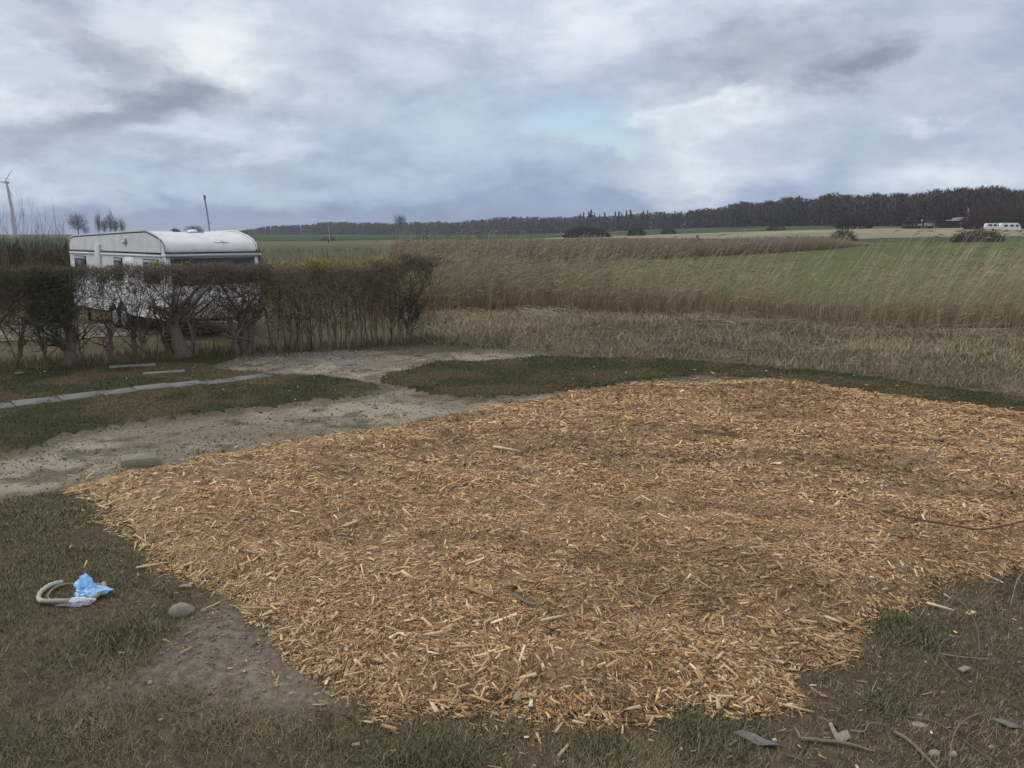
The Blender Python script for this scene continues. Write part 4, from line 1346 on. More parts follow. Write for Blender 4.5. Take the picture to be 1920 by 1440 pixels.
obj("gutter", [ybox(-0.02, 0.075, -0.02, CW + 0.10, 2.12, 2.19, 0.012)], M_alu, car)
# corner strip between side and nose
obj("corner_strip", [ybox(-0.30, -0.27, -0.008, 0.01, 0.55, 2.6)], M_alu, car)
def win(x0, x1, z0, z1):
    f = obj("window", [ybox(x0, x1, -0.022, 0.01, z0, z1, 0.01)], M_darktrim, car)
    obj("pane", [ybox(x0 + 0.05, x1 - 0.05, -0.034, -0.018, z0 + 0.05, z1 - 0.12, 0.006)], M_glass, f)
    obj("blind_case", [ybox(x0 + 0.04, x1 - 0.04, -0.030, -0.018, z1 - 0.10, z1 - 0.03, 0.005)], M_alu, f)
win(-1.45, -0.42, 1.42, 2.06)
win(-3.55, -2.95, 1.42, 2.06)
win(-6.85, -5.85, 1.42, 2.06)
fr = obj("front_window", [ybox(0.0, 0.068, 0.12, CW - 0.12, 1.38, 2.09, 0.012)], M_darktrim, car)
for a, b in ((0.16, 0.72), (0.78, 1.77), (1.83, CW - 0.16)):
    obj("pane", [ybox(0.05, 0.082, a, b, 1.44, 2.04, 0.008)], M_glass, fr)
door = obj("door", [ybox(-2.75, -2.08, -0.016, 0.01, 0.62, 2.1, 0.01)], M_white, car)
obj("handle", [ybox(-2.68, -2.60, -0.05, -0.014, 1.2, 1.26)], M_darktrim, door)
obj("flue_cover", [ybox(-4.95, -4.55, -0.05, 0.01, 0.95, 2.43, 0.015)], M_alu if False else material("pale_grey_panel", (0.56, 0.58, 0.58), rough=0.5, var=0.05), car)
lamp = obj("awning_lamp", [ybox(-2.72, -2.50, -0.05, 0.012, 2.44, 2.60, 0.02)], M_alu, car)
obj("lens", [ybox(-2.68, -2.54, -0.062, -0.045, 2.47, 2.55, 0.008)], M_white, lamp)
# roof vents
def dome(cx, v, z, r, h, m, name):
    V, F = [], []
    for i in range(5):
        a = i / 4 * math.pi / 2
        for k in range(14):
            t = k / 14 * 2 * math.pi
            V.append((cx + r * math.cos(a) * math.cos(t), Yl(v) + r * 0.75 * math.cos(a) * math.sin(t), z + h * math.sin(a)))
    F = [(i * 14 + k, i * 14 + (k + 1) % 14, (i + 1) * 14 + (k + 1) % 14, (i + 1) * 14 + k) for i in range(4) for k in range(14)]
    o = obj(name, [(V, F, None)], m, car, smooth_shade=True)
    return o
v1 = dome(-1.35, 1.35, 2.755, 0.20, 0.085, M_white, "roof_vent")
obj("vent_base", [ybox(-1.6, -1.1, 1.12, 1.58, 2.735, 2.768, 0.01)], M_darktrim, v1)
obj("roof_light", [ybox(-3.6, -2.9, 0.6, 1.3, 2.70, 2.80, 0.03)], M_white, car)
obj("roof_light", [ybox(-2.5, -1.5, 0.2, 0.9, 2.71, 2.79, 0.03)], M_white, car)
# dark cross-shaped cracks patched on the nose slope
for (xa, va, xb, vb) in ((-0.13, 1.35, -0.13, 1.80), (-0.30, 1.52, -0.06, 1.62), (-0.22, 1.60, -0.10, 1.72)):
    za = np.interp(-np.array([xa, xb]), [-p[0] for p in up_prof[:7]], [p[1] for p in up_prof[:7]])
    obj("roof_patch", tube([(xa, Yl(va), za[0] + 0.003), ((xa + xb) / 2, Yl((va + vb) / 2), za.mean() + 0.012), (xb, Yl(vb), za[1] + 0.003)], 0.012, 5), M_alu, car)
# wheels in tandem
for xw in (-3.3, -4.0):
    nn = 24
    ang = [2 * math.pi * i / nn for i in range(nn + 1)]
    def ring(r, v):
        return [(xw + r * math.cos(a), Yl(v), 0.33 + r * math.sin(a)) for a in ang[:-1]]
    prof = [(0.20, 0.07), (0.22, 0.035), (0.29, 0.03), (0.325, 0.06), (0.325, 0.20), (0.29, 0.23)]
    V = sum([ring(r, v) for r, v in prof], [])
    F = [(i * nn + k, i * nn + (k + 1) % nn, (i + 1) * nn + (k + 1) % nn, (i + 1) * nn + k) for i in range(len(prof) - 1) for k in range(nn)]
    w = obj("wheel", [(V, F, None)], M_tyre, car, smooth_shade=True)
    prof = [(0.205, 0.068), (0.195, 0.04), (0.15, 0.05), (0.06, 0.045), (0.001, 0.04)]
    V = sum([ring(r, v) for r, v in prof], [])
    F = [(i * nn + k, i * nn + (k + 1) % nn, (i + 1) * nn + (k + 1) % nn, (i + 1) * nn + k) for i in range(len(prof) - 1) for k in range(nn)]
    obj("rim", [(V, F, None)], M_rim, w, smooth_shade=True)
obj("wheel_well", [ybox(-4.32, -2.98, 0.05, 0.5, 0.45, 0.84)], M_tyre, car)
obj("chassis", [ybox(-CL + 0.4, -0.1, 0.35, CW - 0.35, 0.34, 0.52)], M_darktrim, car)
obj("drawbar", tube([(-0.3, Yl(0.6), 0.42), (0.9, Yl(CW / 2), 0.42), (1.35, Yl(CW / 2), 0.45)], 0.04, 6) + tube([(-0.3, Yl(CW - 0.6), 0.42), (0.9, Yl(CW / 2), 0.42)], 0.04, 6), M_alu, car)
obj("gas_locker", [ybox(0.05, 0.50, 0.55, CW - 0.55, 0.52, 1.15, 0.06)], M_white, car)
obj("corner_steady", [ybox(-0.25, -0.17, 0.3, 0.38, 0.0, 0.5)], M_darktrim, car)
obj("corner_steady", [ybox(-CL + 0.2, -CL + 0.28, 0.3, 0.38, 0.0, 0.5)], M_darktrim, car)

# red panel glimpsed through the hedge, leaning on a small frame
pr = at(702, 565, 24.0)
rp = empty("red_board", (pr[0], pr[1], h1(pr[0], pr[1])), rz=0.1, label="small red board on a post glimpsed through the hedge stems", cat="board")
obj("board", [box(-0.22, 0.22, -0.015, 0.015, 0.55, 1.15, 0.008)], M_brick, rp)
obj("post", [box(-0.03, 0.03, 0.016, 0.07, -0.1, 1.1)], M_alu, rp)

# ------------------------------------------------------------------ bare trees and bushes far off
def bare_tree(name, px, d, h, crown_w, label, n_tw=420, col=(0.085, 0.07, 0.06), trunk_r=0.25, low=0.25, group=None, narrow=False, rad=None, cat="tree", tw_r=None):
    p = polar((px, d))[0]
    e = empty(name, (p[0], p[1], float(terrain(p[0], p[1]))), label=label, cat=cat, group=group)
    col = np.array(col)
    tw_r = tw_r or d * 0.00022
    obj("trunk", tube(wander(np.array([0, 0, -0.2]), np.array([rng.normal(0, 0.03) * h, 0, h * 0.75]), 6, 0.012 * h), np.linspace(trunk_r, trunk_r * 0.25, 7), 6, col * 0.9), M_bark, e)
    P0, P1 = [], []
    n_l = 16
    for i in range(n_l):
        z0 = h * rng.uniform(low, 0.7)
        a = rng.random() * 6.28
        r = crown_w * 0.5 * rng.uniform(0.5, 1.0)
        z1 = min(z0 + h * rng.uniform(0.08, 0.35), h * 0.97)
        f = math.sqrt(max(0.05, 1 - ((z1 / h - 0.6) / 0.45) ** 2))
        q = np.array([r * math.cos(a) * f, r * math.sin(a) * f, z1])
        w = wander(np.array([0, 0, z0]), q, 4, 0.02 * h)
        for j in range(4):
            P0.append(w[j]); P1.append(w[j + 1])
    nb = len(P0)
    u = rng.normal(0, 1, (n_tw, 3)); u /= np.linalg.norm(u, axis=1, keepdims=True)
    rr = rng.random(n_tw) ** 0.45
    c = np.stack([u[:, 0] * crown_w * 0.5 * rr, u[:, 1] * crown_w * 0.5 * rr, h * (low + 1) / 2 * 1.06 + u[:, 2] * h * (1 - low) * 0.48 * rr], 1)
    c *= (0.9 + 0.2 * rng.random(n_tw))[:, None]
    dirv = c - np.array([0, 0, h * 0.4]); dirv /= np.linalg.norm(dirv, axis=1, keepdims=True)
    dirv += rng.normal(0, 0.4, dirv.shape); dirv[:, 2] += 0.9 if narrow else 0.35
    Lt = h * rng.uniform(0.06, 0.15, n_tw)
    tips = c + dirv * Lt[:, None] * 0.6
    base = c - dirv * Lt[:, None] * 0.4
    obj("crown", [prisms(np.array(P0), np.array(P1), trunk_r * 0.3, trunk_r * 0.15, 4, col), prisms(base, tips, tw_r, tw_r * 0.4, 3, col * rng.uniform(0.7, 1.3, n_tw)[:, None])], M_bark, e, kind="stuff")
    return e

bare_tree("bare_tree", 147, 460, 11.5, 9.5, "round-crowned leafless tree standing behind the caravan's tail", 800, (0.10, 0.085, 0.085), 0.3, 0.25, tw_r=0.035)
bare_tree("bare_tree", 161, 470, 6.5, 5, "low leafless tree between the round tree and the poplars", 240, (0.13, 0.105, 0.10), 0.15, 0.15, tw_r=0.035)
for px, h, w, lb in ((186, 11.5, 3.2, "leftmost slim leafless poplar behind the caravan's tail"), (197, 9.5, 3.4, "short slim poplar between two taller poplars"), (208, 12.4, 3.4, "tallest slim leafless poplar behind the caravan's tail"),
                     (217, 9.8, 3.2, "slim leafless poplar to the right of the tallest one"), (229, 9.0, 4.2, "rightmost low poplar of the group above the caravan roof")):
    bare_tree("poplar_tree", px, 450, h, w, lb, 260, (0.13, 0.11, 0.10), 0.13, 0.12, "slim poplars behind the caravan", narrow=True, tw_r=0.035)
bare_tree("bare_tree", 329, 620, 5.2, 7, "small dark round tree peeping above the caravan roof", 320, (0.06, 0.062, 0.055), 0.3, 0.15, tw_r=0.18)
bare_tree("bare_tree", 364, 600, 7.0, 13, "wide leafless tree above the caravan roof beside the chimney", 500, (0.085, 0.078, 0.07), 0.3, 0.1, tw_r=0.13)
bare_tree("bare_tree", 751, 820, 19.0, 13, "lone leafless tree rising above the far tree line", 380, (0.07, 0.065, 0.065), 0.35, 0.45, tw_r=0.08)
for i, (px, d, h, lb) in enumerate(((8, 36, 3.6, "bare sapling at the photo's left edge beside the turbine"), (45, 38, 3.7, "tall forked sapling just right of the wind turbine"), (72, 37, 3.6, "bushy-topped sapling between turbine and caravan"),
                                    (97, 39, 3.55, "thin upright sapling nearest the round tree"), (112, 40, 3.3, "shortest thin sapling beside the caravan's tail"))):
    bare_tree("sapling", px, d, h, 0.7, lb, 46, (0.20, 0.17, 0.16), 0.014, 0.35, "thin bare saplings above the scrub", narrow=True, tw_r=0.005, cat="sapling")

def bush(px, d, w, h, label, col=(0.075, 0.06, 0.055), n_tw=900, depth=None, tw=0.05, name="bush"):
    p = polar((px, d))[0]
    e = empty(name, (p[0], p[1], float(terrain(p[0], p[1]))), label=label, cat="bush")
    col = np.array(col)
    depth = depth or w * 0.5
    nst = 14
    P0 = np.stack([rng.uniform(-w * 0.4, w * 0.4, nst), rng.uniform(-depth * 0.3, depth * 0.3, nst), np.zeros(nst) - 0.1], 1)
    P1 = P0 + np.stack([rng.normal(0, w * 0.05, nst), rng.normal(0, depth * 0.05, nst), rng.uniform(0.5, 0.8, nst) * h], 1)
    obj("stems", [prisms(P0, P1, 0.05 * h / 3, 0.02 * h / 3, 5, col * 0.8)], M_bark, e, kind="stuff")
    u = rng.uniform(-1, 1, n_tw)
    prof = np.sqrt(np.clip(1 - u ** 2, 0, 1)) * (0.7 + 0.5 * fbm(u * w, u * 0 + px, w * 0.16, 231, 3))
    z = rng.random(n_tw) ** 0.7 * prof * h
    yv = rng.uniform(-1, 1, n_tw) * depth * 0.5 * np.sqrt(np.clip(1 - u ** 2, 0, 1))
    P0 = np.stack([u * w * 0.5, yv, np.maximum(z - 0.1 * h, 0)], 1)
    Lt = h * rng.uniform(0.12, 0.3, n_tw)
    D = np.stack([rng.normal(0, 0.5, n_tw) + u * 0.4, rng.normal(0, 0.5, n_tw), rng.uniform(0.3, 1.2, n_tw)], 1)
    obj("crown", [prisms(P0, P0 + D * Lt[:, None], tw, tw * 0.35, 3, col * rng.uniform(0.6, 1.4, n_tw)[:, None])], M_bark, e, kind="stuff")

bush(1582, 172, 5.2, 3.4, "rounded leafless bush at the end of the far reed belt", (0.085, 0.075, 0.055), 1100, tw=0.03)
bush(1834, 205, 11.0, 2.7, "wide purplish-brown thicket in front of the white camper vehicles", (0.085, 0.062, 0.055), 1800, tw=0.04)
bush(1100, 335, 18, 4.6, "long dark thicket at the near edge of the far green field", (0.055, 0.05, 0.042), 1700, tw=0.09)
bush(1193, 345, 7, 3.6, "small dark bush beside the long dark thicket", (0.055, 0.05, 0.042), 500, tw=0.09)
bush(1253, 360, 6, 3.0, "low dark bush below the spruces", (0.06, 0.05, 0.045), 360, tw=0.09)
bush(1455, 350, 7, 2.4, "low brown bush at the edge of the stubble field", (0.07, 0.055, 0.05), 360, tw=0.09)
bush(1600, 345, 13, 6.5, "tall brown bush in front of the wooded hill", (0.075, 0.055, 0.055), 1100, tw=0.09)
bush(1880, 330, 26, 9.5, "reddish-brown trees' edge behind the camper vehicles", (0.095, 0.062, 0.055), 2200, tw=0.09)
for px, d, w, h, lb in ((615, 300, 5, 1.8, "tiny dark bush beside the thin mast"), (790, 330, 6, 2.0, "tiny dark bush on the far green field"), (905, 350, 5, 2.0, "tiny dark bush near the middle of the far green field"), (1305, 150, 2.0, 2.4, "tall tuft sticking out of the far reed belt")):
    bush(px, d, w, h, lb, (0.06, 0.06, 0.045), 160, tw=0.06)

# scrub bank at left behind the hedge
n = 15000
x = rng.uniform(-31, -11, n); y = rng.uniform(30, 46, n)
k = (x / y < -0.50) | (y > 42) & (x / y < -0.3)
x, y = x[k], y[k]; n = len(x)
h = 1.75 + 0.8 * fbm(x, y, 3, 241, 3) + 0.25 * rng.random(n)
P0 = np.stack([x, y, rng.random(n) * h * 0.8], 1)
D = np.stack([rng.normal(0.05, 0.12, n), rng.normal(0, 0.1, n), rng.uniform(0.2, 0.7, n)], 1)
C = np.array([(0.10, 0.072, 0.05), (0.14, 0.10, 0.065), (0.075, 0.07, 0.04), (0.2, 0.15, 0.1)])[rng.choice(4, n, p=[0.4, 0.3, 0.2, 0.1])] * rng.uniform(0.6, 1.2, n)[:, None]
obj("scrub", [prisms(P0, P0 + D, 0.03, 0.01, 3, C)], M_reed, kind="stuff", label="brown scrub bank beyond the hedge left of the caravan", cat="scrub")

# ------------------------------------------------------------------ wooded hill: bare beeches reading as one mass
EDGE = [(430, 1150), (600, 1130), (800, 980), (1000, 830), (1200, 680), (1350, 560), (1500, 470), (1700, 400), (1920, 372), (2250, 360)]
epx = np.array([e[0] for e in EDGE], float); ed = np.array([e[1] for e in EDGE], float)
n = 4200
pxs = rng.uniform(445, 2150, n)
pxs = np.where(rng.random(n) < 0.25, rng.uniform(1300, 2150, n), pxs)
depth = rng.random(n) ** 1.3 * 130
d = np.interp(pxs, epx, ed) + depth
a = np.arctan((pxs - 960) / FPX * math.cos(PITCH))
x, y = d * np.sin(a), d * np.cos(a)
z = terrain(x, y)
top_px = np.interp(pxs, [445, 520, 600, 700, 850, 960, 1000, 1060, 1200, 1300, 1400, 1500, 1600, 1750, 1920, 2200], [434, 422, 418, 418, 417, 406, 408, 409, 403, 394, 384, 374, 368, 360, 355, 349])
want_top = CAM_H + (440 - top_px) / FPX * d * np.cos(a)
h = np.clip((want_top - z) * rng.uniform(0.78, 1.05, n) * (0.80 + 0.34 * fbm(pxs, pxs * 0, 34, 301, 3)), 3, 24)
T = 40
cr_ = h * rng.uniform(0.20, 0.30, n)
u = rng.normal(0, 1, (n, T, 3)); u /= np.linalg.norm(u, axis=2, keepdims=True)
rr = rng.random((n, T)) ** 0.5
vz = rng.uniform(-1, 1, (n, T))
rr = rr * np.sqrt(np.clip(1.15 - np.maximum(vz, 0) ** 2, 0, 1))
c = np.stack([x[:, None] + u[..., 0] * cr_[:, None] * rr, y[:, None] + u[..., 1] * cr_[:, None] * rr, z[:, None] + h[:, None] * (0.48 + vz * 0.48)], -1)
Lt = h[:, None] * rng.uniform(0.08, 0.2, (n, T))
dv = np.stack([rng.normal(0, 0.45, (n, T)), rng.normal(0, 0.45, (n, T)), rng.uniform(0.4, 1.0, (n, T))], -1)
tip = c + dv * Lt[..., None]
tip[..., 2] = np.minimum(tip[..., 2], (z + h)[:, None] + 0.4)
wv = np.stack([np.cos(rng.random((n, T)) * 6.28), np.zeros((n, T)), rng.normal(0, 0.2, (n, T))], -1) * (0.0007 * d)[:, None, None] * rng.uniform(0.5, 1.6, (n, T))[..., None]
V = np.stack([c - wv, c + wv, tip], 2).reshape(-1, 3)
treec = 1.3 * np.array([(0.070, 0.060, 0.055), (0.082, 0.064, 0.060), (0.062, 0.058, 0.048), (0.090, 0.072, 0.062)])[rng.integers(0, 4, n)] * rng.uniform(0.65, 1.35, n)[:, None]
Ct = np.repeat(treec, T * 3, 0)
trunks = prisms(np.stack([x, y, z - 0.3], 1), np.stack([x, y, z + h * 0.8], 1), 0.0003 * d, 0.00012 * d, 3, treec * 0.8)
obj("forest", [(V, np.arange(n * T * 3).reshape(-1, 3), Ct), trunks], M_bark, kind="stuff", label="leafless dark brown beech wood covering the low hill and skyline", cat="forest")
# leaf litter floor of the wood
field("forest_floor", polar((440, 1140), (600, 1125), (800, 975), (1000, 825), (1200, 675), (1350, 556), (1500, 466), (1700, 396), (1920, 368), (2250, 356), (2250, 700), (1700, 720), (1300, 900), (900, 1250), (440, 1500)),
      (0.055, 0.042, 0.036), 0.12, "dark leaf litter under the wood", 14)

# spruces standing above the wood
def spruce(px, d, h, label):
    p = polar((px, d))[0]
    e = empty("spruce_tree", (p[0], p[1], float(terrain(p[0], p[1]))), label=label, cat="tree", group="spruces rising out of the beech wood")
    return e
spr_root = None
tops = [(1087, 402, 0), (1094, 399, 0), (1103, 398, 0), (1108, 395, 1), (1114, 401, 0), (1124, 403, 0), (1133, 400, 1), (1153, 398, 0), (1160, 398, 1), (1165, 401, 0), (1174, 396, 0), (1181, 395, 1), (1193, 402, 0), (1205, 397, 1), (1213, 396, 0), (1244, 398, 0), (1264, 397, 0), (1480, 372, 1), (1494, 370, 0), (1548, 366, 1)]
n_k = 150
for i, (px, py, tall) in enumerate(tops):
    d = float(np.interp(px, epx, ed)) + 25
    p = polar((px, d))[0]
    zb = float(terrain(p[0], p[1]))
    topz = CAM_H + (440 - py) / FPX * p[1] + 0.2
    hh = max(topz - zb, 9.0)
    order = ("slim", "broad")[tall]
    if spr_root is None:
        e = empty("spruce_tree", (p[0], p[1], zb), cat="tree", group="spruces rising out of the beech wood")
        obj("trunk", tube([(0, 0, -0.3), (0, 0, 8), (0, 0, 19.5)], [0.3, 0.2, 0.03], 6, np.array([0.05, 0.04, 0.035])), M_bark, e)
        f = rng.random(n_k)
        zz = 2 + f * 17.6
        ra = (1 - f) ** 0.8 * 3.6 + 0.35
        aa = rng.random(n_k) * 6.28
        tipv = np.stack([np.cos(aa) * ra, np.sin(aa) * ra, zz - ra * 0.35], 1)
        bas = np.stack([np.zeros(n_k), np.zeros(n_k), zz + 0.3], 1)
        obj("crown", [prisms(bas, tipv, 0.35, 0.45, 4, np.array([0.028, 0.036, 0.026]) * rng.uniform(0.6, 1.4, n_k)[:, None])], M_bark, e, kind="stuff")
        spr_root = e
    else:
        e = copy_tree(spr_root)
    e.location = (p[0], p[1], zb)
    e.rotation_euler = (0, 0, rng.random() * 6.28)
    e.scale = (hh / 20 * (1.15 if tall else 0.85), hh / 20 * (1.15 if tall else 0.85), hh / 20)
    ORD = "first second third fourth fifth sixth seventh eighth ninth tenth eleventh twelfth thirteenth fourteenth fifteenth sixteenth seventeenth".split()
    e["label"] = (ORD[i] + " dark spruce, counted from the hedge side, in the skyline row") if px < 1300 else \
        ("slim", "broad")[tall] + " dark spruce on the wooded hill" + {1480: " nearest the skyline spruce row", 1494: " between two broad ones", 1548: " nearest the cabins"}[px]

# ------------------------------------------------------------------ wind turbine, chimney, masts
p = at(27, 440, 685.0)
tb = empty("wind_turbine", (p[0], p[1], float(terrain(p[0], p[1]))), label="pale three-bladed wind turbine on the horizon at the photo's left edge", cat="wind turbine")
tz0 = float(terrain(p[0], p[1]))
HUB = CAM_H + 94 / FPX * 685 - tz0
obj("tower", tube([(0.8, 0, -0.5), (0.2, 0, HUB * 0.5), (-1.8 + 0.0, 0, HUB - 0.8)], [1.75, 1.35, 0.85], 16), M_turbine, tb, smooth_shade=True)
obj("nacelle", [box(-2.6, -1.0, -2.2, 2.6, HUB - 0.95, HUB + 0.95, 0.3)], M_turbine, tb)
hub = obj("hub", [box(-2.4, -1.2, -3.0, -2.2, HUB - 0.6, HUB + 0.6, 0.2)], M_turbine, tb)
for ang in (54, 174, 294):
    a = R(ang)
    c, s = math.cos(a), math.sin(a)
    ctr = np.array([-1.8, -2.6, HUB])
    pts = [(0.4, 0.45), (2.5, 0.75), (7, 0.55), (14.2, 0.14)]
    V = []
    for r, w in pts:
        for (dw, dy) in ((-w * 0.4, 0), (0, 0.16 * w), (w * 0.8, 0), (0, -0.16 * w)):
            V.append(ctr + np.array([c * r - s * dw, dy, s * r + c * dw]))
    F = [(i * 4 + k, i * 4 + (k + 1) % 4, (i + 1) * 4 + (k + 1) % 4, (i + 1) * 4 + k) for i in range(3) for k in range(4)] + [(12, 13, 14, 15)]
    obj("blade", [(V, F, None)], M_turbine, tb)

p = at(393, 432, 520.0)
zt = float(terrain(p[0], p[1]))
chm = empty("chimney", (p[0], p[1], zt), label="tall thin grey chimney with black top above the caravan roof", cat="chimney")
ct = CAM_H + 71 / FPX * 520 - zt
obj("shaft", tube([(0.2, 0, -0.3), (-0.6, 0, ct * 0.5), (-1.7, 0, ct - 2.2)], [0.36, 0.42, 0.5], 12), material("chimney_grey", (0.22, 0.23, 0.25), rough=0.7, var=0.1), chm, smooth_shade=True)
obj("black_top", tube([(-1.7, 0, ct - 2.25), (-1.8, 0, ct - 0.6), (-1.8, 0, ct)], [0.62, 0.62, 0.7], 12), M_darktrim, chm, smooth_shade=True)
obj("bracket", [box(-0.3, 0.9, -0.2, 0.2, ct * 0.33, ct * 0.33 + 0.35)], M_darktrim, chm)

p = at(618, 456, 260.0)
zt = float(terrain(p[0], p[1]))
mst = empty("mast", (p[0], p[1], zt), label="thin pale mast standing in the meadow before the far tree line", cat="mast")
obj("pole", tube([(0, 0, -0.2), (-0.1, 0, 5.2)], [0.09, 0.06], 8), M_houselight, mst)
obj("cabinet", [box(-0.5, -0.1, -0.2, 0.2, 0, 0.9, 0.03), ], M_housewall, mst)
p = at(1813, 420, 300.0)
zt = float(terrain(p[0], p[1]))
mst = empty("utility_pole", (p[0], p[1], zt), label="slim pale utility pole beside the gabled cabin", cat="pole")
obj("pole", tube([(0, 0, -0.2), (0, 0, CAM_H + 48 / FPX * 300 - zt)], [0.14, 0.1], 8), M_houselight, mst)
obj("crossarm", [box(-0.5, 0.5, -0.06, 0.06, CAM_H + 44 / FPX * 300 - zt, CAM_H + 44.6 / FPX * 300 - zt)], M_houselight, mst)

# ------------------------------------------------------------------ cabins and camper vehicles below the wood
def gable(w, dpt, hw, hr, over=0.35):
    """pitched roof along y, gable facing the viewer"""
    V = [(-w / 2 - over, -dpt / 2 - over, hw - 0.12), (0, -dpt / 2 - over, hr), (w / 2 + over, -dpt / 2 - over, hw - 0.12),
         (-w / 2 - over, dpt / 2, hw - 0.12), (0, dpt / 2, hr), (w / 2 + over, dpt / 2, hw - 0.12)]
    V += [(x_, y_, z_ + 0.22) for x_, y_, z_ in V]
    F = [(0, 1, 4, 3), (1, 2, 5, 4), (6, 9, 10, 7), (7, 10, 11, 8), (0, 6, 7, 1), (1, 7, 8, 2), (3, 4, 10, 9), (4, 5, 11, 10), (0, 3, 9, 6), (2, 8, 11, 5)]
    return [(np.array(V), np.array(F), None)]
p = at(1727, 422, 303.0)
hb = empty("cabin", (p[0], p[1], float(terrain(p[0], p[1]))), label="low flat-roofed cabin with pale wall panels below the wood", cat="cabin")
obj("wall", [box(-4.6, 4.6, 0, 5, -0.4, 2.3)], M_housewall, hb)
obj("pale_wall", [box(0.9, 4.2, -0.12, -0.003, 0.9, 2.25)], M_houselight, hb)
obj("pale_wall", [box(-1.3, 0.3, -0.12, -0.003, 1.0, 1.8)], M_houselight, hb)
rf = obj("roof", [box(-5.2, 5.0, -0.8, 5.4, 2.31, 2.6, 0.04)], M_houseroof, hb)
obj("satellite_dish", [box(-0.4, 0.3, -0.6, -0.4, 2.65, 3.2, 0.1)], M_houselight, rf)
for x0 in (-3.6, -2.4):
    f = obj("window", [box(x0, x0 + 0.9, -0.06, -0.004, 0.9, 1.8)], M_houselight, hb)
    obj("pane", [box(x0 + 0.08, x0 + 0.82, -0.09, -0.061, 0.98, 1.72)], M_glass, f)
for x0 in (-0.3, 4.3):
    obj("post", [box(x0, x0 + 0.14, -0.7, -0.56, -0.3, 2.3)], M_houselight, hb)
p = at(1787, 422, 306.0)
hb = empty("cabin", (p[0], p[1], float(terrain(p[0], p[1]))), label="dark gabled cabin with long roof beside the slim pole", cat="cabin")
obj("wall", [box(-6.3, 2.0, 0.0, 6, -0.4, 2.3)], M_housewall, hb)
rf = obj("roof", [box(-6.8, 1.9, -0.6, 6.3, 2.31, 2.65, 0.05)], M_houseroof, hb)
obj("roof_edge", [box(-3.0, 1.6, -0.72, -0.603, 2.55, 2.85)], M_houselight, rf)
gb = obj("gable_wall", [box(2.01, 5.6, -0.5, 6, -0.4, 2.5)], M_housewall, hb)
g2 = gable(3.6, 6.8, 2.6, 3.7)
g2 = [(V + np.array([3.8, 2.8, 0]), F, C) for V, F, C in g2]
obj("gable_roof", g2, material("pale_bargeboard_roof", (0.20, 0.19, 0.18), rough=0.8, var=0.1), hb)
f = obj("door", [box(2.5, 3.9, -0.6, -0.51, -0.2, 2.0)], M_houselight, hb)
obj("pane", [box(2.65, 3.75, -0.64, -0.601, 0.2, 1.85)], M_housewall, f)
obj("chimney", [box(0.6, 1.1, 1.2, 1.7, 2.66, 3.5)], M_houselight, rf)

def camper(px, py, d, L, Hh, label, rz, motor):
    p = at(px, py, d)
    e = empty("motorhome" if motor else "caravan", (p[0], p[1], float(terrain(p[0], p[1]))), rz=rz, label=label, cat="motorhome" if motor else "caravan")
    if motor:
        prof = [(-L / 2, 0.45), (-L / 2, Hh - 0.15), (-L / 2 + 0.15, Hh), (L / 2 - 1.2, Hh), (L / 2 - 0.7, Hh - 0.25), (L / 2 - 0.3, 1.75), (L / 2 - 0.15, 1.2), (L / 2, 1.05), (L / 2, 0.45)]
    else:
        prof = [(-L / 2, 0.5), (-L / 2 - 0.03, 1.6), (-L / 2 + 0.2, Hh - 0.1), (-L / 2 + 0.5, Hh), (L / 2 - 0.6, Hh), (L / 2 - 0.15, Hh - 0.35), (L / 2, 1.3), (L / 2 - 0.05, 0.5)]
    obj("body", profile_solid(prof[::-1], -1.1, 1.1, 0.05), M_white, e)
    for x0, x1 in ((-L / 2 + 0.7, -L / 2 + 1.7), (-0.3, 0.6)) + (((L / 2 - 1.6, L / 2 - 0.75),) if motor else ((L / 2 - 1.5, L / 2 - 0.7),)):
        f = obj("window", [box(x0, x1, -1.13, -1.09, 1.45, 2.05, 0.01)], M_darktrim, e)
        obj("pane", [box(x0 + 0.06, x1 - 0.06, -1.15, -1.131, 1.5, 2.0)], M_glass, f)
    if motor:
        obj("windscreen", [box(L / 2 - 0.45, L / 2 - 0.22, -0.95, 0.95, 1.25, 1.85, 0.05)], M_glass, e)
    for xw in ((-L / 2 + 1.5, L / 2 - 1.0) if motor else (-0.3,)):
        ang = np.linspace(0, 2 * math.pi, 17)[:-1]
        V = [(xw + r * math.cos(a), v, 0.33 + r * math.sin(a)) for r, v in ((0.001, -1.13), (0.3, -1.13), (0.33, -1.08), (0.33, -0.9)) for a in ang]
        F = [(i * 16 + k, i * 16 + (k + 1) % 16, (i + 1) * 16 + (k + 1) % 16, (i + 1) * 16 + k) for i in range(3) for k in range(16)]
        obj("wheel", [(V, F, None)], M_tyre, e)
    return e
camper(1862, 431, 268, 5.0, 2.35, "smaller white caravan half hidden by the thicket below the wood", R(-12), False)
camper(1893, 431, 258, 5.6, 2.6, "white motorhome parked right of the thicket below the wood", R(-8), True)

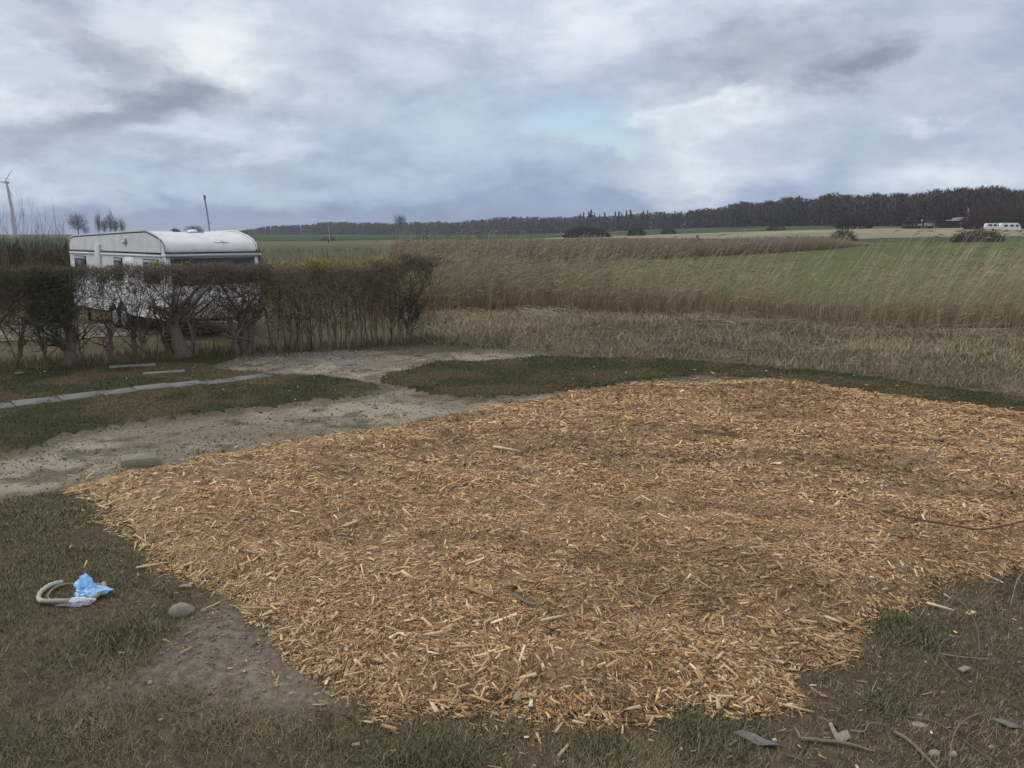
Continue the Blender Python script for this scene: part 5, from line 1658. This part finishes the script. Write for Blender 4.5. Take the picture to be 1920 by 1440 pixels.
# ------------------------------------------------------------------ paving and slabs in the left lawn
pv = empty("paving_strip", label="strip of grey concrete slabs crossing the left lawn", cat="paving", kind="structure")
A, B = G(-60, 768), G(540, 699)
Dv = (B - A)[:2]; Ln = np.hypot(*Dv); Dv /= Ln; Nv = np.array([-Dv[1], Dv[0]])
t = 0.0
k = 0
while t < Ln - 0.3:
    l = 0.62 + rng.uniform(-0.06, 0.06)
    w = 0.40 if k > 3 else 0.46
    c = A[:2] + Dv * (t + l / 2) + Nv * rng.normal(0, 0.02)
    o = obj("slab", [box(-l / 2 + 0.008, l / 2 - 0.008, -w / 2, w / 2, -0.05, 0.035, 0.008)], M_concrete, pv)
    o.location = (c[0], c[1], h1(*c) - 0.016 + rng.uniform(-0.004, 0.006))
    o.rotation_euler = (rng.normal(0, 0.012), rng.normal(0, 0.012), math.atan2(Dv[1], Dv[0]) + rng.normal(0, 0.03))
    t += l
    k += 1
def lone_slab(px0, py0, px1, py1, w, label):
    a, b = G(px0, py0), G(px1, py1)
    c = (a + b) / 2; l = np.hypot(*(b - a)[:2])
    o = obj("paving_slab", [box(-l / 2, l / 2, -w / 2, w / 2, -0.06, 0.035, 0.01)], M_concrete, label=label, cat="slab")
    o.location = (c[0], c[1], h1(c[0], c[1]) - 0.012)
    o.rotation_euler = (0, 0, math.atan2(b[1] - a[1], b[0] - a[0]))
lone_slab(205, 691, 292, 686, 0.22, "long narrow slab sunk in the lawn nearest the hedge trunks")
lone_slab(268, 702, 347, 697, 0.20, "narrow slab sunk in the lawn just behind the paving strip")
lone_slab(628, 680, 668, 678, 0.35, "flat slab half buried in the gravel between the two lawns")

# concrete block on the path
g = G(252, 866)
bl = obj("concrete_block", [box(-0.20, 0.20, -0.14, 0.14, -0.04, 0.10, 0.008)], material("olive_grey_concrete", (0.25, 0.235, 0.17), rough=0.9, var=0.18, scale=9, bump=0.3, bump_scale=60), label="olive-grey rectangular block on the path by the chip bed's corner", cat="block")
bl.location = (g[0], g[1] + 0.12, h1(g[0], g[1]))
bl.rotation_euler = (0, 0, R(24))

def rock(px, py, w, h, label, mat=None, seed=1, name="stone", dpt=None, sink=0.3, rz=0.0, sub=3):
    import bmesh
    bm = bmesh.new()
    bmesh.ops.create_icosphere(bm, subdivisions=sub, radius=1.0)
    for v in bm.verts:
        n_ = mnoise.fractal(v.co * 0.9 + Vector((seed * 3.1, 0, 0)), 1.0, 2.0, 4)
        v.co *= 1 + 0.22 * n_
        v.co.x *= w / 2; v.co.y *= (dpt or w * 0.65) / 2; v.co.z *= h / 2
        v.co.z = max(v.co.z, -h * sink)
    me = bpy.data.meshes.new(name)
    bm.to_mesh(me); bm.free()
    for p_ in me.polygons:
        p_.use_smooth = True
    g = G(px, py)
    o = link(name, me, mat or M_stone, label=label, cat="stone")
    o.location = (g[0], g[1], h1(g[0], g[1]) + h * sink * 0.7)
    o.rotation_euler = (0, 0, rz)
    return o
rock(341, 1150, 0.17, 0.12, "smooth beige fist-sized stone on bare soil beside the chips", seed=2, rz=0.4)
rock(246, 879, 0.10, 0.07, "small pale stone in front of the concrete block", material("pale_stone", (0.42, 0.37, 0.31), var=0.2), seed=4)
rock(1752, 1417, 0.07, 0.035, "rounded pale pebble beside the pencil-thick stick", seed=6)
rock(1786, 1420, 0.04, 0.04, "whitish upright pebble next to the rounded pale pebble", material("whitish_stone", (0.48, 0.45, 0.42), var=0.15), seed=7)
rock(1858, 1405, 0.035, 0.022, "small grey pebble near the bottom corner twigs", seed=8)
rock(1725, 1357, 0.09, 0.02, "flat tan stone flake lying on the dark soil", material("tan_flake", (0.33, 0.25, 0.18), var=0.2), seed=9, dpt=0.06, rz=-0.4)
rock(382, 1148, 0.05, 0.035, "little stone just right of the beige stone", seed=10)
rock(1452, 1388, 0.03, 0.02, "tiny white pebble by the torn plastic", material("white_pebble", (0.55, 0.55, 0.53), var=0.1), seed=12)

# ------------------------------------------------------------------ hose ring and plastic bags
g = G(135, 1112)
hz = h1(g[0], g[1])
def ring_path(cx, cy, r, a0, a1, z, m=40, ex=1.0):
    return [(cx + r * ex * math.cos(t), cy + r * math.sin(t), z + 0.012 * math.sin(3 * t)) for t in np.linspace(a0, a1, m)]
m = 70
pth = ring_path(g[0] + 0.0, g[1], 0.20, R(130), R(395), hz + 0.028, m, 1.15)
cor = 0.018 + 0.0016 * np.sign(np.sin(np.arange(m) * 2.2))
hc = np.array([0.46, 0.44, 0.38])[None] * np.ones((m * 10, 3))
hc[m * 4:] *= np.array([0.72, 0.70, 0.58])
ch = tube(pth, cor, 10, None, False)
ch = [(ch[0][0], ch[0][1], hc)]
ch += tube(pth[:2], [0.019, 0.019], 10, np.array([0.3, 0.28, 0.24]))
ch += tube(ring_path(g[0] + 0.02, g[1] + 0.01, 0.165, R(20), R(330), hz + 0.02, 50, 1.15), 0.009, 7, np.array([0.26, 0.24, 0.18]))
obj("hose", ch, M_hose, smooth_shade=True, label="short coil of grey corrugated hose lying on the grass", cat="hose")

def crumple(name, px, py, size, peaks, mat, label, seed, dz=0.0, rz=0.0):
    import bmesh
    bm = bmesh.new()
    bmesh.ops.create_icosphere(bm, subdivisions=4, radius=1.0)
    for v in bm.verts:
        c = v.co.copy()
        r = 0.72
        for (ax, ay, az_, amt, w) in peaks:
            dd = (c - Vector((ax, ay, az_)).normalized()).length
            r += amt * max(0.0, 1 - dd / w) ** 1.4
        rn = 1 - abs(mnoise.fractal(c * 1.7 + Vector((seed, 0, 0)), 1.0, 2.0, 3)) * 0.55
        v.co = c * r * rn
        v.co.x *= size[0]; v.co.y *= size[1]; v.co.z *= size[2]
        v.co.z = max(v.co.z, -size[2] * 0.35)
    bmesh.ops.triangulate(bm, faces=bm.faces)
    me = bpy.data.meshes.new(name)
    bm.to_mesh(me); bm.free()
    g = G(px, py)
    o = link(name, me, mat, label=label, cat="plastic bag")
    o.location = (g[0], g[1], h1(g[0], g[1]) + size[2] * 0.32 + dz)
    o.rotation_euler = (0, 0, rz)
    return o
crumple("plastic_bag", 166, 1112, (0.155, 0.12, 0.10), [(-0.35, 0.5, 0.8, 0.95, 0.8), (1, 0.05, 0.15, 0.65, 0.6), (-1, 0.5, 0.2, 0.6, 0.6), (0.6, -0.7, 0.0, 0.35, 0.6)], M_bluebag, "crumpled light blue plastic bag on the hose coil", 3.0)
crumple("plastic_bag", 148, 1130, (0.14, 0.065, 0.06), [(-1, -0.2, -0.1, 0.55, 0.6), (1, 0.2, 0.2, 0.3, 0.6)], M_whitebag, "crumpled white plastic bag in front of the blue bag", 8.0, rz=0.15)

# torn scraps
def scrap(px, py, pts, thick, mat, label, rz=0.0, tilt=0.0, cat="scrap", name="plastic_scrap"):
    P = np.array(pts, float)
    n_ = len(P)
    z = np.array([0.006 + 0.016 * ((i * 7) % 3) / 2 for i in range(n_)])
    top = np.column_stack([P, z + thick]); bot = np.column_stack([P, z])
    c = P.mean(0)
    V = np.vstack([top, bot, [[c[0], c[1], 0.03 + thick]], [[c[0], c[1], 0.02]]])
    F3 = [(i, (i + 1) % n_, 2 * n_) for i in range(n_)] + [(n_ + (i + 1) % n_, n_ + i, 2 * n_ + 1) for i in range(n_)]
    F4 = [(n_ + i, n_ + (i + 1) % n_, (i + 1) % n_, i) for i in range(n_)]
    o = obj(name, [(V, F3, None), (V, F4, None)], mat, label=label, cat=cat)
    g = G(px, py)
    o.location = (g[0], g[1], h1(g[0], g[1]) + 0.004)
    o.rotation_euler = (tilt, 0, rz)
    return o
scrap(1418, 1388, [(-0.11, 0.07), (-0.06, 0.075), (0.0, 0.03), (0.06, -0.02), (0.11, -0.06), (0.05, -0.07), (-0.01, -0.05), (-0.06, 0.0)], 0.006, M_plastic, "grey torn plastic strip on soil right of the green tuft")
scrap(1572, 1386, [(-0.035, 0.07), (-0.02, 0.075), (-0.012, 0.0), (0.03, -0.01), (0.05, 0.03), (0.055, -0.02), (0.0, -0.045), (-0.03, -0.02)], 0.004, M_scrap, "V-shaped whitish scrap standing behind the forked stick", tilt=0.5)
scrap(1885, 1362, [(-0.05, 0.06), (-0.02, 0.045), (0.05, -0.02), (0.07, -0.03), (0.0, -0.04), (-0.03, -0.01)], 0.004, M_plastic, "small grey scrap near the bottom right corner")
scrap(1808, 1262, [(-0.03, 0.02), (0.02, 0.022), (0.035, -0.005), (-0.02, -0.02)], 0.01, M_scrap, "pale crumb of paper on dark soil at the right")
scrap(345, 1102, [(-0.05, 0.005), (0.0, 0.02), (0.05, 0.02), (0.06, 0.0), (0.0, -0.012)], 0.008, M_scrap, "white sliver lying where the left chip rim meets the grass")
scrap(36, 703, [(-0.09, 0.04), (0.08, 0.05), (0.1, -0.03), (-0.08, -0.05)], 0.015, M_scrap, "white paper scrap on the lawn by the hedge")
scrap(1820, 1151, [(-0.03, 0.012), (0.025, 0.02), (0.035, -0.01), (-0.02, -0.02)], 0.008, material("fresh_wood_flake", (0.66, 0.55, 0.30), var=0.15), "pale yellow wood flake on the grass under the long cane", cat="wood flake", name="wood_flake")

# ------------------------------------------------------------------ sticks, canes and large splinters
def stick(name, pxs, rad, col, label, cat="stick", lift=0.01, taper=0.6, n=7, group=None, over_chips=False, arch=0.0, forks=()):
    pts = []
    for i, (px, py) in enumerate(pxs):
        g = G(px, py)
        z = h1(g[0], g[1]) + rad * 0.7 + lift
        if over_chips:
            z += float(chip_height(np.array([g[0]]), np.array([g[1]]))[0]) + 0.02
        pts.append([g[0], g[1], z])
    pts = np.array(pts)
    # resample smoothly
    t = np.linspace(0, 1, len(pts)); tt = np.linspace(0, 1, max(10, len(pts) * 4))
    if len(pts) > 2:
        from itertools import product
        Pn = np.vstack([2 * pts[0] - pts[1], pts, 2 * pts[-1] - pts[-2]])
        out = []
        for i in range(1, len(Pn) - 2):
            p0, p1, p2, p3 = Pn[i - 1:i + 3]
            for s_ in np.linspace(0, 1, 5)[:-1]:
                out.append(0.5 * (2 * p1 + (p2 - p0) * s_ + (2 * p0 - 5 * p1 + 4 * p2 - p3) * s_ ** 2 + (3 * p1 - p0 - 3 * p2 + p3) * s_ ** 3))
        out.append(Pn[-2])
        P = np.array(out)
    else:
        P = np.array([np.interp(tt, t, pts[:, k]) for k in range(3)]).T
    P[:, 2] += arch * np.sin(np.linspace(0, math.pi, len(P)))
    P += rng.normal(0, rad * 0.10, P.shape)
    org = P[0].copy()
    chunks = tube(P - org, np.linspace(rad, rad * taper, len(P)) * rng.uniform(0.9, 1.1, len(P)), n, np.array(col))
    for (px, py, fi, fr_) in forks:
        g = G(px, py)
        q = np.array([g[0], g[1], h1(g[0], g[1]) + 0.03])
        chunks += tube(np.array([P[int(fi * (len(P) - 1))], (P[int(fi * (len(P) - 1))] + q) / 2 + np.array([0, 0, 0.01]), q]) - org, [rad * fr_, rad * fr_ * 0.8, rad * fr_ * 0.5], 6, np.array(col))
    o = obj(name, chunks, M_bark, smooth_shade=True, label=label, cat=cat, group=group)
    o.location = org
    return o
TANB = (0.215, 0.17, 0.105)
GREYB = (0.165, 0.14, 0.115)
stick("stick", [(1500, 1393), (1540, 1396), (1590, 1406), (1640, 1419)], 0.012, TANB, "forked tan stick lying on soil below the V-shaped scrap", forks=((1489, 1376, 0.0, 0.8),))
stick("stick", [(1678, 1377), (1705, 1396), (1735, 1428), (1765, 1462)], 0.011, TANB, "straight pencil-thick stick running off the bottom edge")
stick("cane", [(1838, 1340), (1805, 1370), (1785, 1400), (1780, 1445)], 0.006, (0.24, 0.16, 0.12), "reddish curved cane bending down to the bottom edge", "cane", arch=0.04)
stick("cane", [(1700, 1345), (1750, 1360), (1800, 1395), (1870, 1440)], 0.0045, GREYB, "thin grey cane crossing the reddish curved cane", "cane", arch=0.02)
stick("cane", [(1905, 1062), (1870, 1110), (1830, 1150), (1800, 1170)], 0.006, GREYB, "long grey cane arching over the grass edge of the chips at right", "cane", arch=0.09)
stick("cane", [(1790, 1120), (1815, 1150), (1832, 1190), (1836, 1235)], 0.005, GREYB, "upright thin cane standing beside the pale yellow flake", "cane", arch=0.03)
stick("cane", [(1918, 1080), (1905, 1105), (1895, 1135)], 0.006, (0.25, 0.225, 0.18), "short pale cane at the photo's right edge below the chips", "cane", arch=0.06)
stick("cane", [(1760, 1233), (1775, 1258), (1792, 1275), (1822, 1295)], 0.004, GREYB, "fine curved cane in the dark soil patch at right", "cane", arch=0.03)
stick("cane", [(1780, 1202), (1765, 1220), (1758, 1240)], 0.004, GREYB, "tiny bent twig above the fine curved cane", "cane", arch=0.03)
stick("cane", [(1762, 1231), (1800, 1240), (1850, 1243)], 0.005, (0.25, 0.225, 0.18), "pale straight twig lying across the dark soil at right", "cane")
stick("cane", [(1595, 1374), (1620, 1378), (1630, 1362), (1665, 1360)], 0.004, (0.26, 0.235, 0.19), "pale wiry twig curling above the forked stick", "cane", arch=0.02)
stick("cane", [(1475, 1420), (1500, 1430), (1520, 1443)], 0.004, GREYB, "short twig under the forked stick at the bottom edge", "cane")
stick("stick", [(1652, 990), (1700, 1005), (1780, 1024), (1840, 1034), (1920, 1020), (1990, 1000)], 0.010, (0.12, 0.085, 0.065), "long dark brown branch lying across the chips at right", over_chips=True, arch=0.02)

def splinter(px, py, ang, L, W, T, col, label, tilt=0.05, over=True):
    g = G(px, py)
    V, F, C = box(-L / 2, L / 2, -W / 2, W / 2, -T / 2, T / 2)
    V = V.copy()
    V[:, 1] *= np.where(V[:, 0] > 0, rng.uniform(0.35, 0.7), 1.0)
    mid = []
    o = obj("wood_splinter", [(V, F, np.array(col))], M_chip, label=label, cat="wood splinter", group="large splinters on the chip bed")
    z = h1(g[0], g[1]) + (float(chip_height(np.array([g[0]]), np.array([g[1]]))[0]) + 0.025 if over else 0.012)
    o.location = (g[0], g[1], z + L / 2 * abs(math.sin(tilt)) * 0.5)
    o.rotation_euler = (rng.normal(0, 0.12), tilt, ang)
    return o
YW = (0.60, 0.45, 0.25); PW_ = (0.68, 0.56, 0.38); OW = (0.45, 0.27, 0.12); GW = (0.32, 0.25, 0.17); DW = (0.2, 0.115, 0.06)
splinter(812, 1331, R(112), 0.15, 0.028, 0.010, PW_, "pale broad splinter slanting at the near chip rim, centre-left")
splinter(1492, 1334, R(-22), 0.20, 0.016, 0.010, YW, "long pale splinter poking out of the near chip rim at right", over=False)
splinter(972, 1313, R(80), 0.13, 0.05, 0.012, GW, "grey-brown broad chip at the near rim, centre")
splinter(996, 1326, R(85), 0.08, 0.026, 0.010, (0.72, 0.66, 0.5), "whitish upright chip beside the grey-brown broad chip")
splinter(488, 1155, R(4), 0.26, 0.022, 0.014, (0.42, 0.30, 0.17), "long round-edged stick piece at the left chip rim")
splinter(885, 1148, R(95), 0.15, 0.04, 0.014, OW, "orange-brown slab chip standing in the hollow", tilt=-0.5)
splinter(962, 1145, R(70), 0.17, 0.045, 0.014, DW, "dark brown slab chip beside the hollow", tilt=0.4)
splinter(905, 1168, R(-38), 0.36, 0.024, 0.016, (0.33, 0.23, 0.12), "olive-brown branch piece slanting below the hollow")
splinter(985, 1175, R(-50), 0.26, 0.026, 0.016, (0.22, 0.17, 0.12), "dark grey branch piece right of the hollow")
splinter(888, 1248, R(12), 0.30, 0.018, 0.014, (0.48, 0.36, 0.22), "thin curved stick lying level among the near chips")
splinter(1038, 1215, R(30), 0.20, 0.022, 0.014, YW, "straight yellow stick rising to the right in mid chips")
splinter(1590, 1178, R(-58), 0.20, 0.03, 0.014, OW, "narrow tan plank-like splinter at the right chip rim")
splinter(1560, 1175, R(-45), 0.13, 0.03, 0.012, PW_, "short pale splinter left of the plank-like one")
splinter(1762, 1145, R(-38), 0.18, 0.028, 0.012, PW_, "pale splinter at the chip rim where the grass begins, right")
splinter(1345, 1325, R(82), 0.16, 0.026, 0.012, YW, "upright yellow splinter at the near rim before the green tuft")
splinter(950, 860, R(-25), 0.36, 0.05, 0.02, PW_, "large pale splinter alone in the far middle of the chips")
splinter(660, 1010, R(60), 0.20, 0.04, 0.014, YW, "isolated pale splinter in the left half of the chip bed")
splinter(305, 950, R(85), 0.17, 0.03, 0.012, YW, "small upright splinter near the chip bed's left corner")
splinter(290, 1062, R(35), 0.28, 0.02, 0.012, YW, "long yellow splinter pointing out of the left chip rim")

# ------------------------------------------------------------------ thin haze over the whole place
V, F, _ = box(-3400, 3400, -700, 4200, -2.0, 75.0)
hz_me = make_mesh("haze", [(V, F, None)])
M_haze = bpy.data.materials.new("thin_haze")
M_haze.use_nodes = True
hn = M_haze.node_tree
hn.nodes.clear()
ho = hn.nodes.new("ShaderNodeOutputMaterial")
hv = hn.nodes.new("ShaderNodeVolumePrincipled")
hv.inputs["Color"].default_value = (0.86, 0.91, 1.0, 1)
hv.inputs["Density"].default_value = 0.00020
hn.links.new(hv.outputs[0], ho.inputs["Volume"])
link("haze", hz_me, M_haze, label="thin pale haze over the fields", cat="haze", kind="stuff")
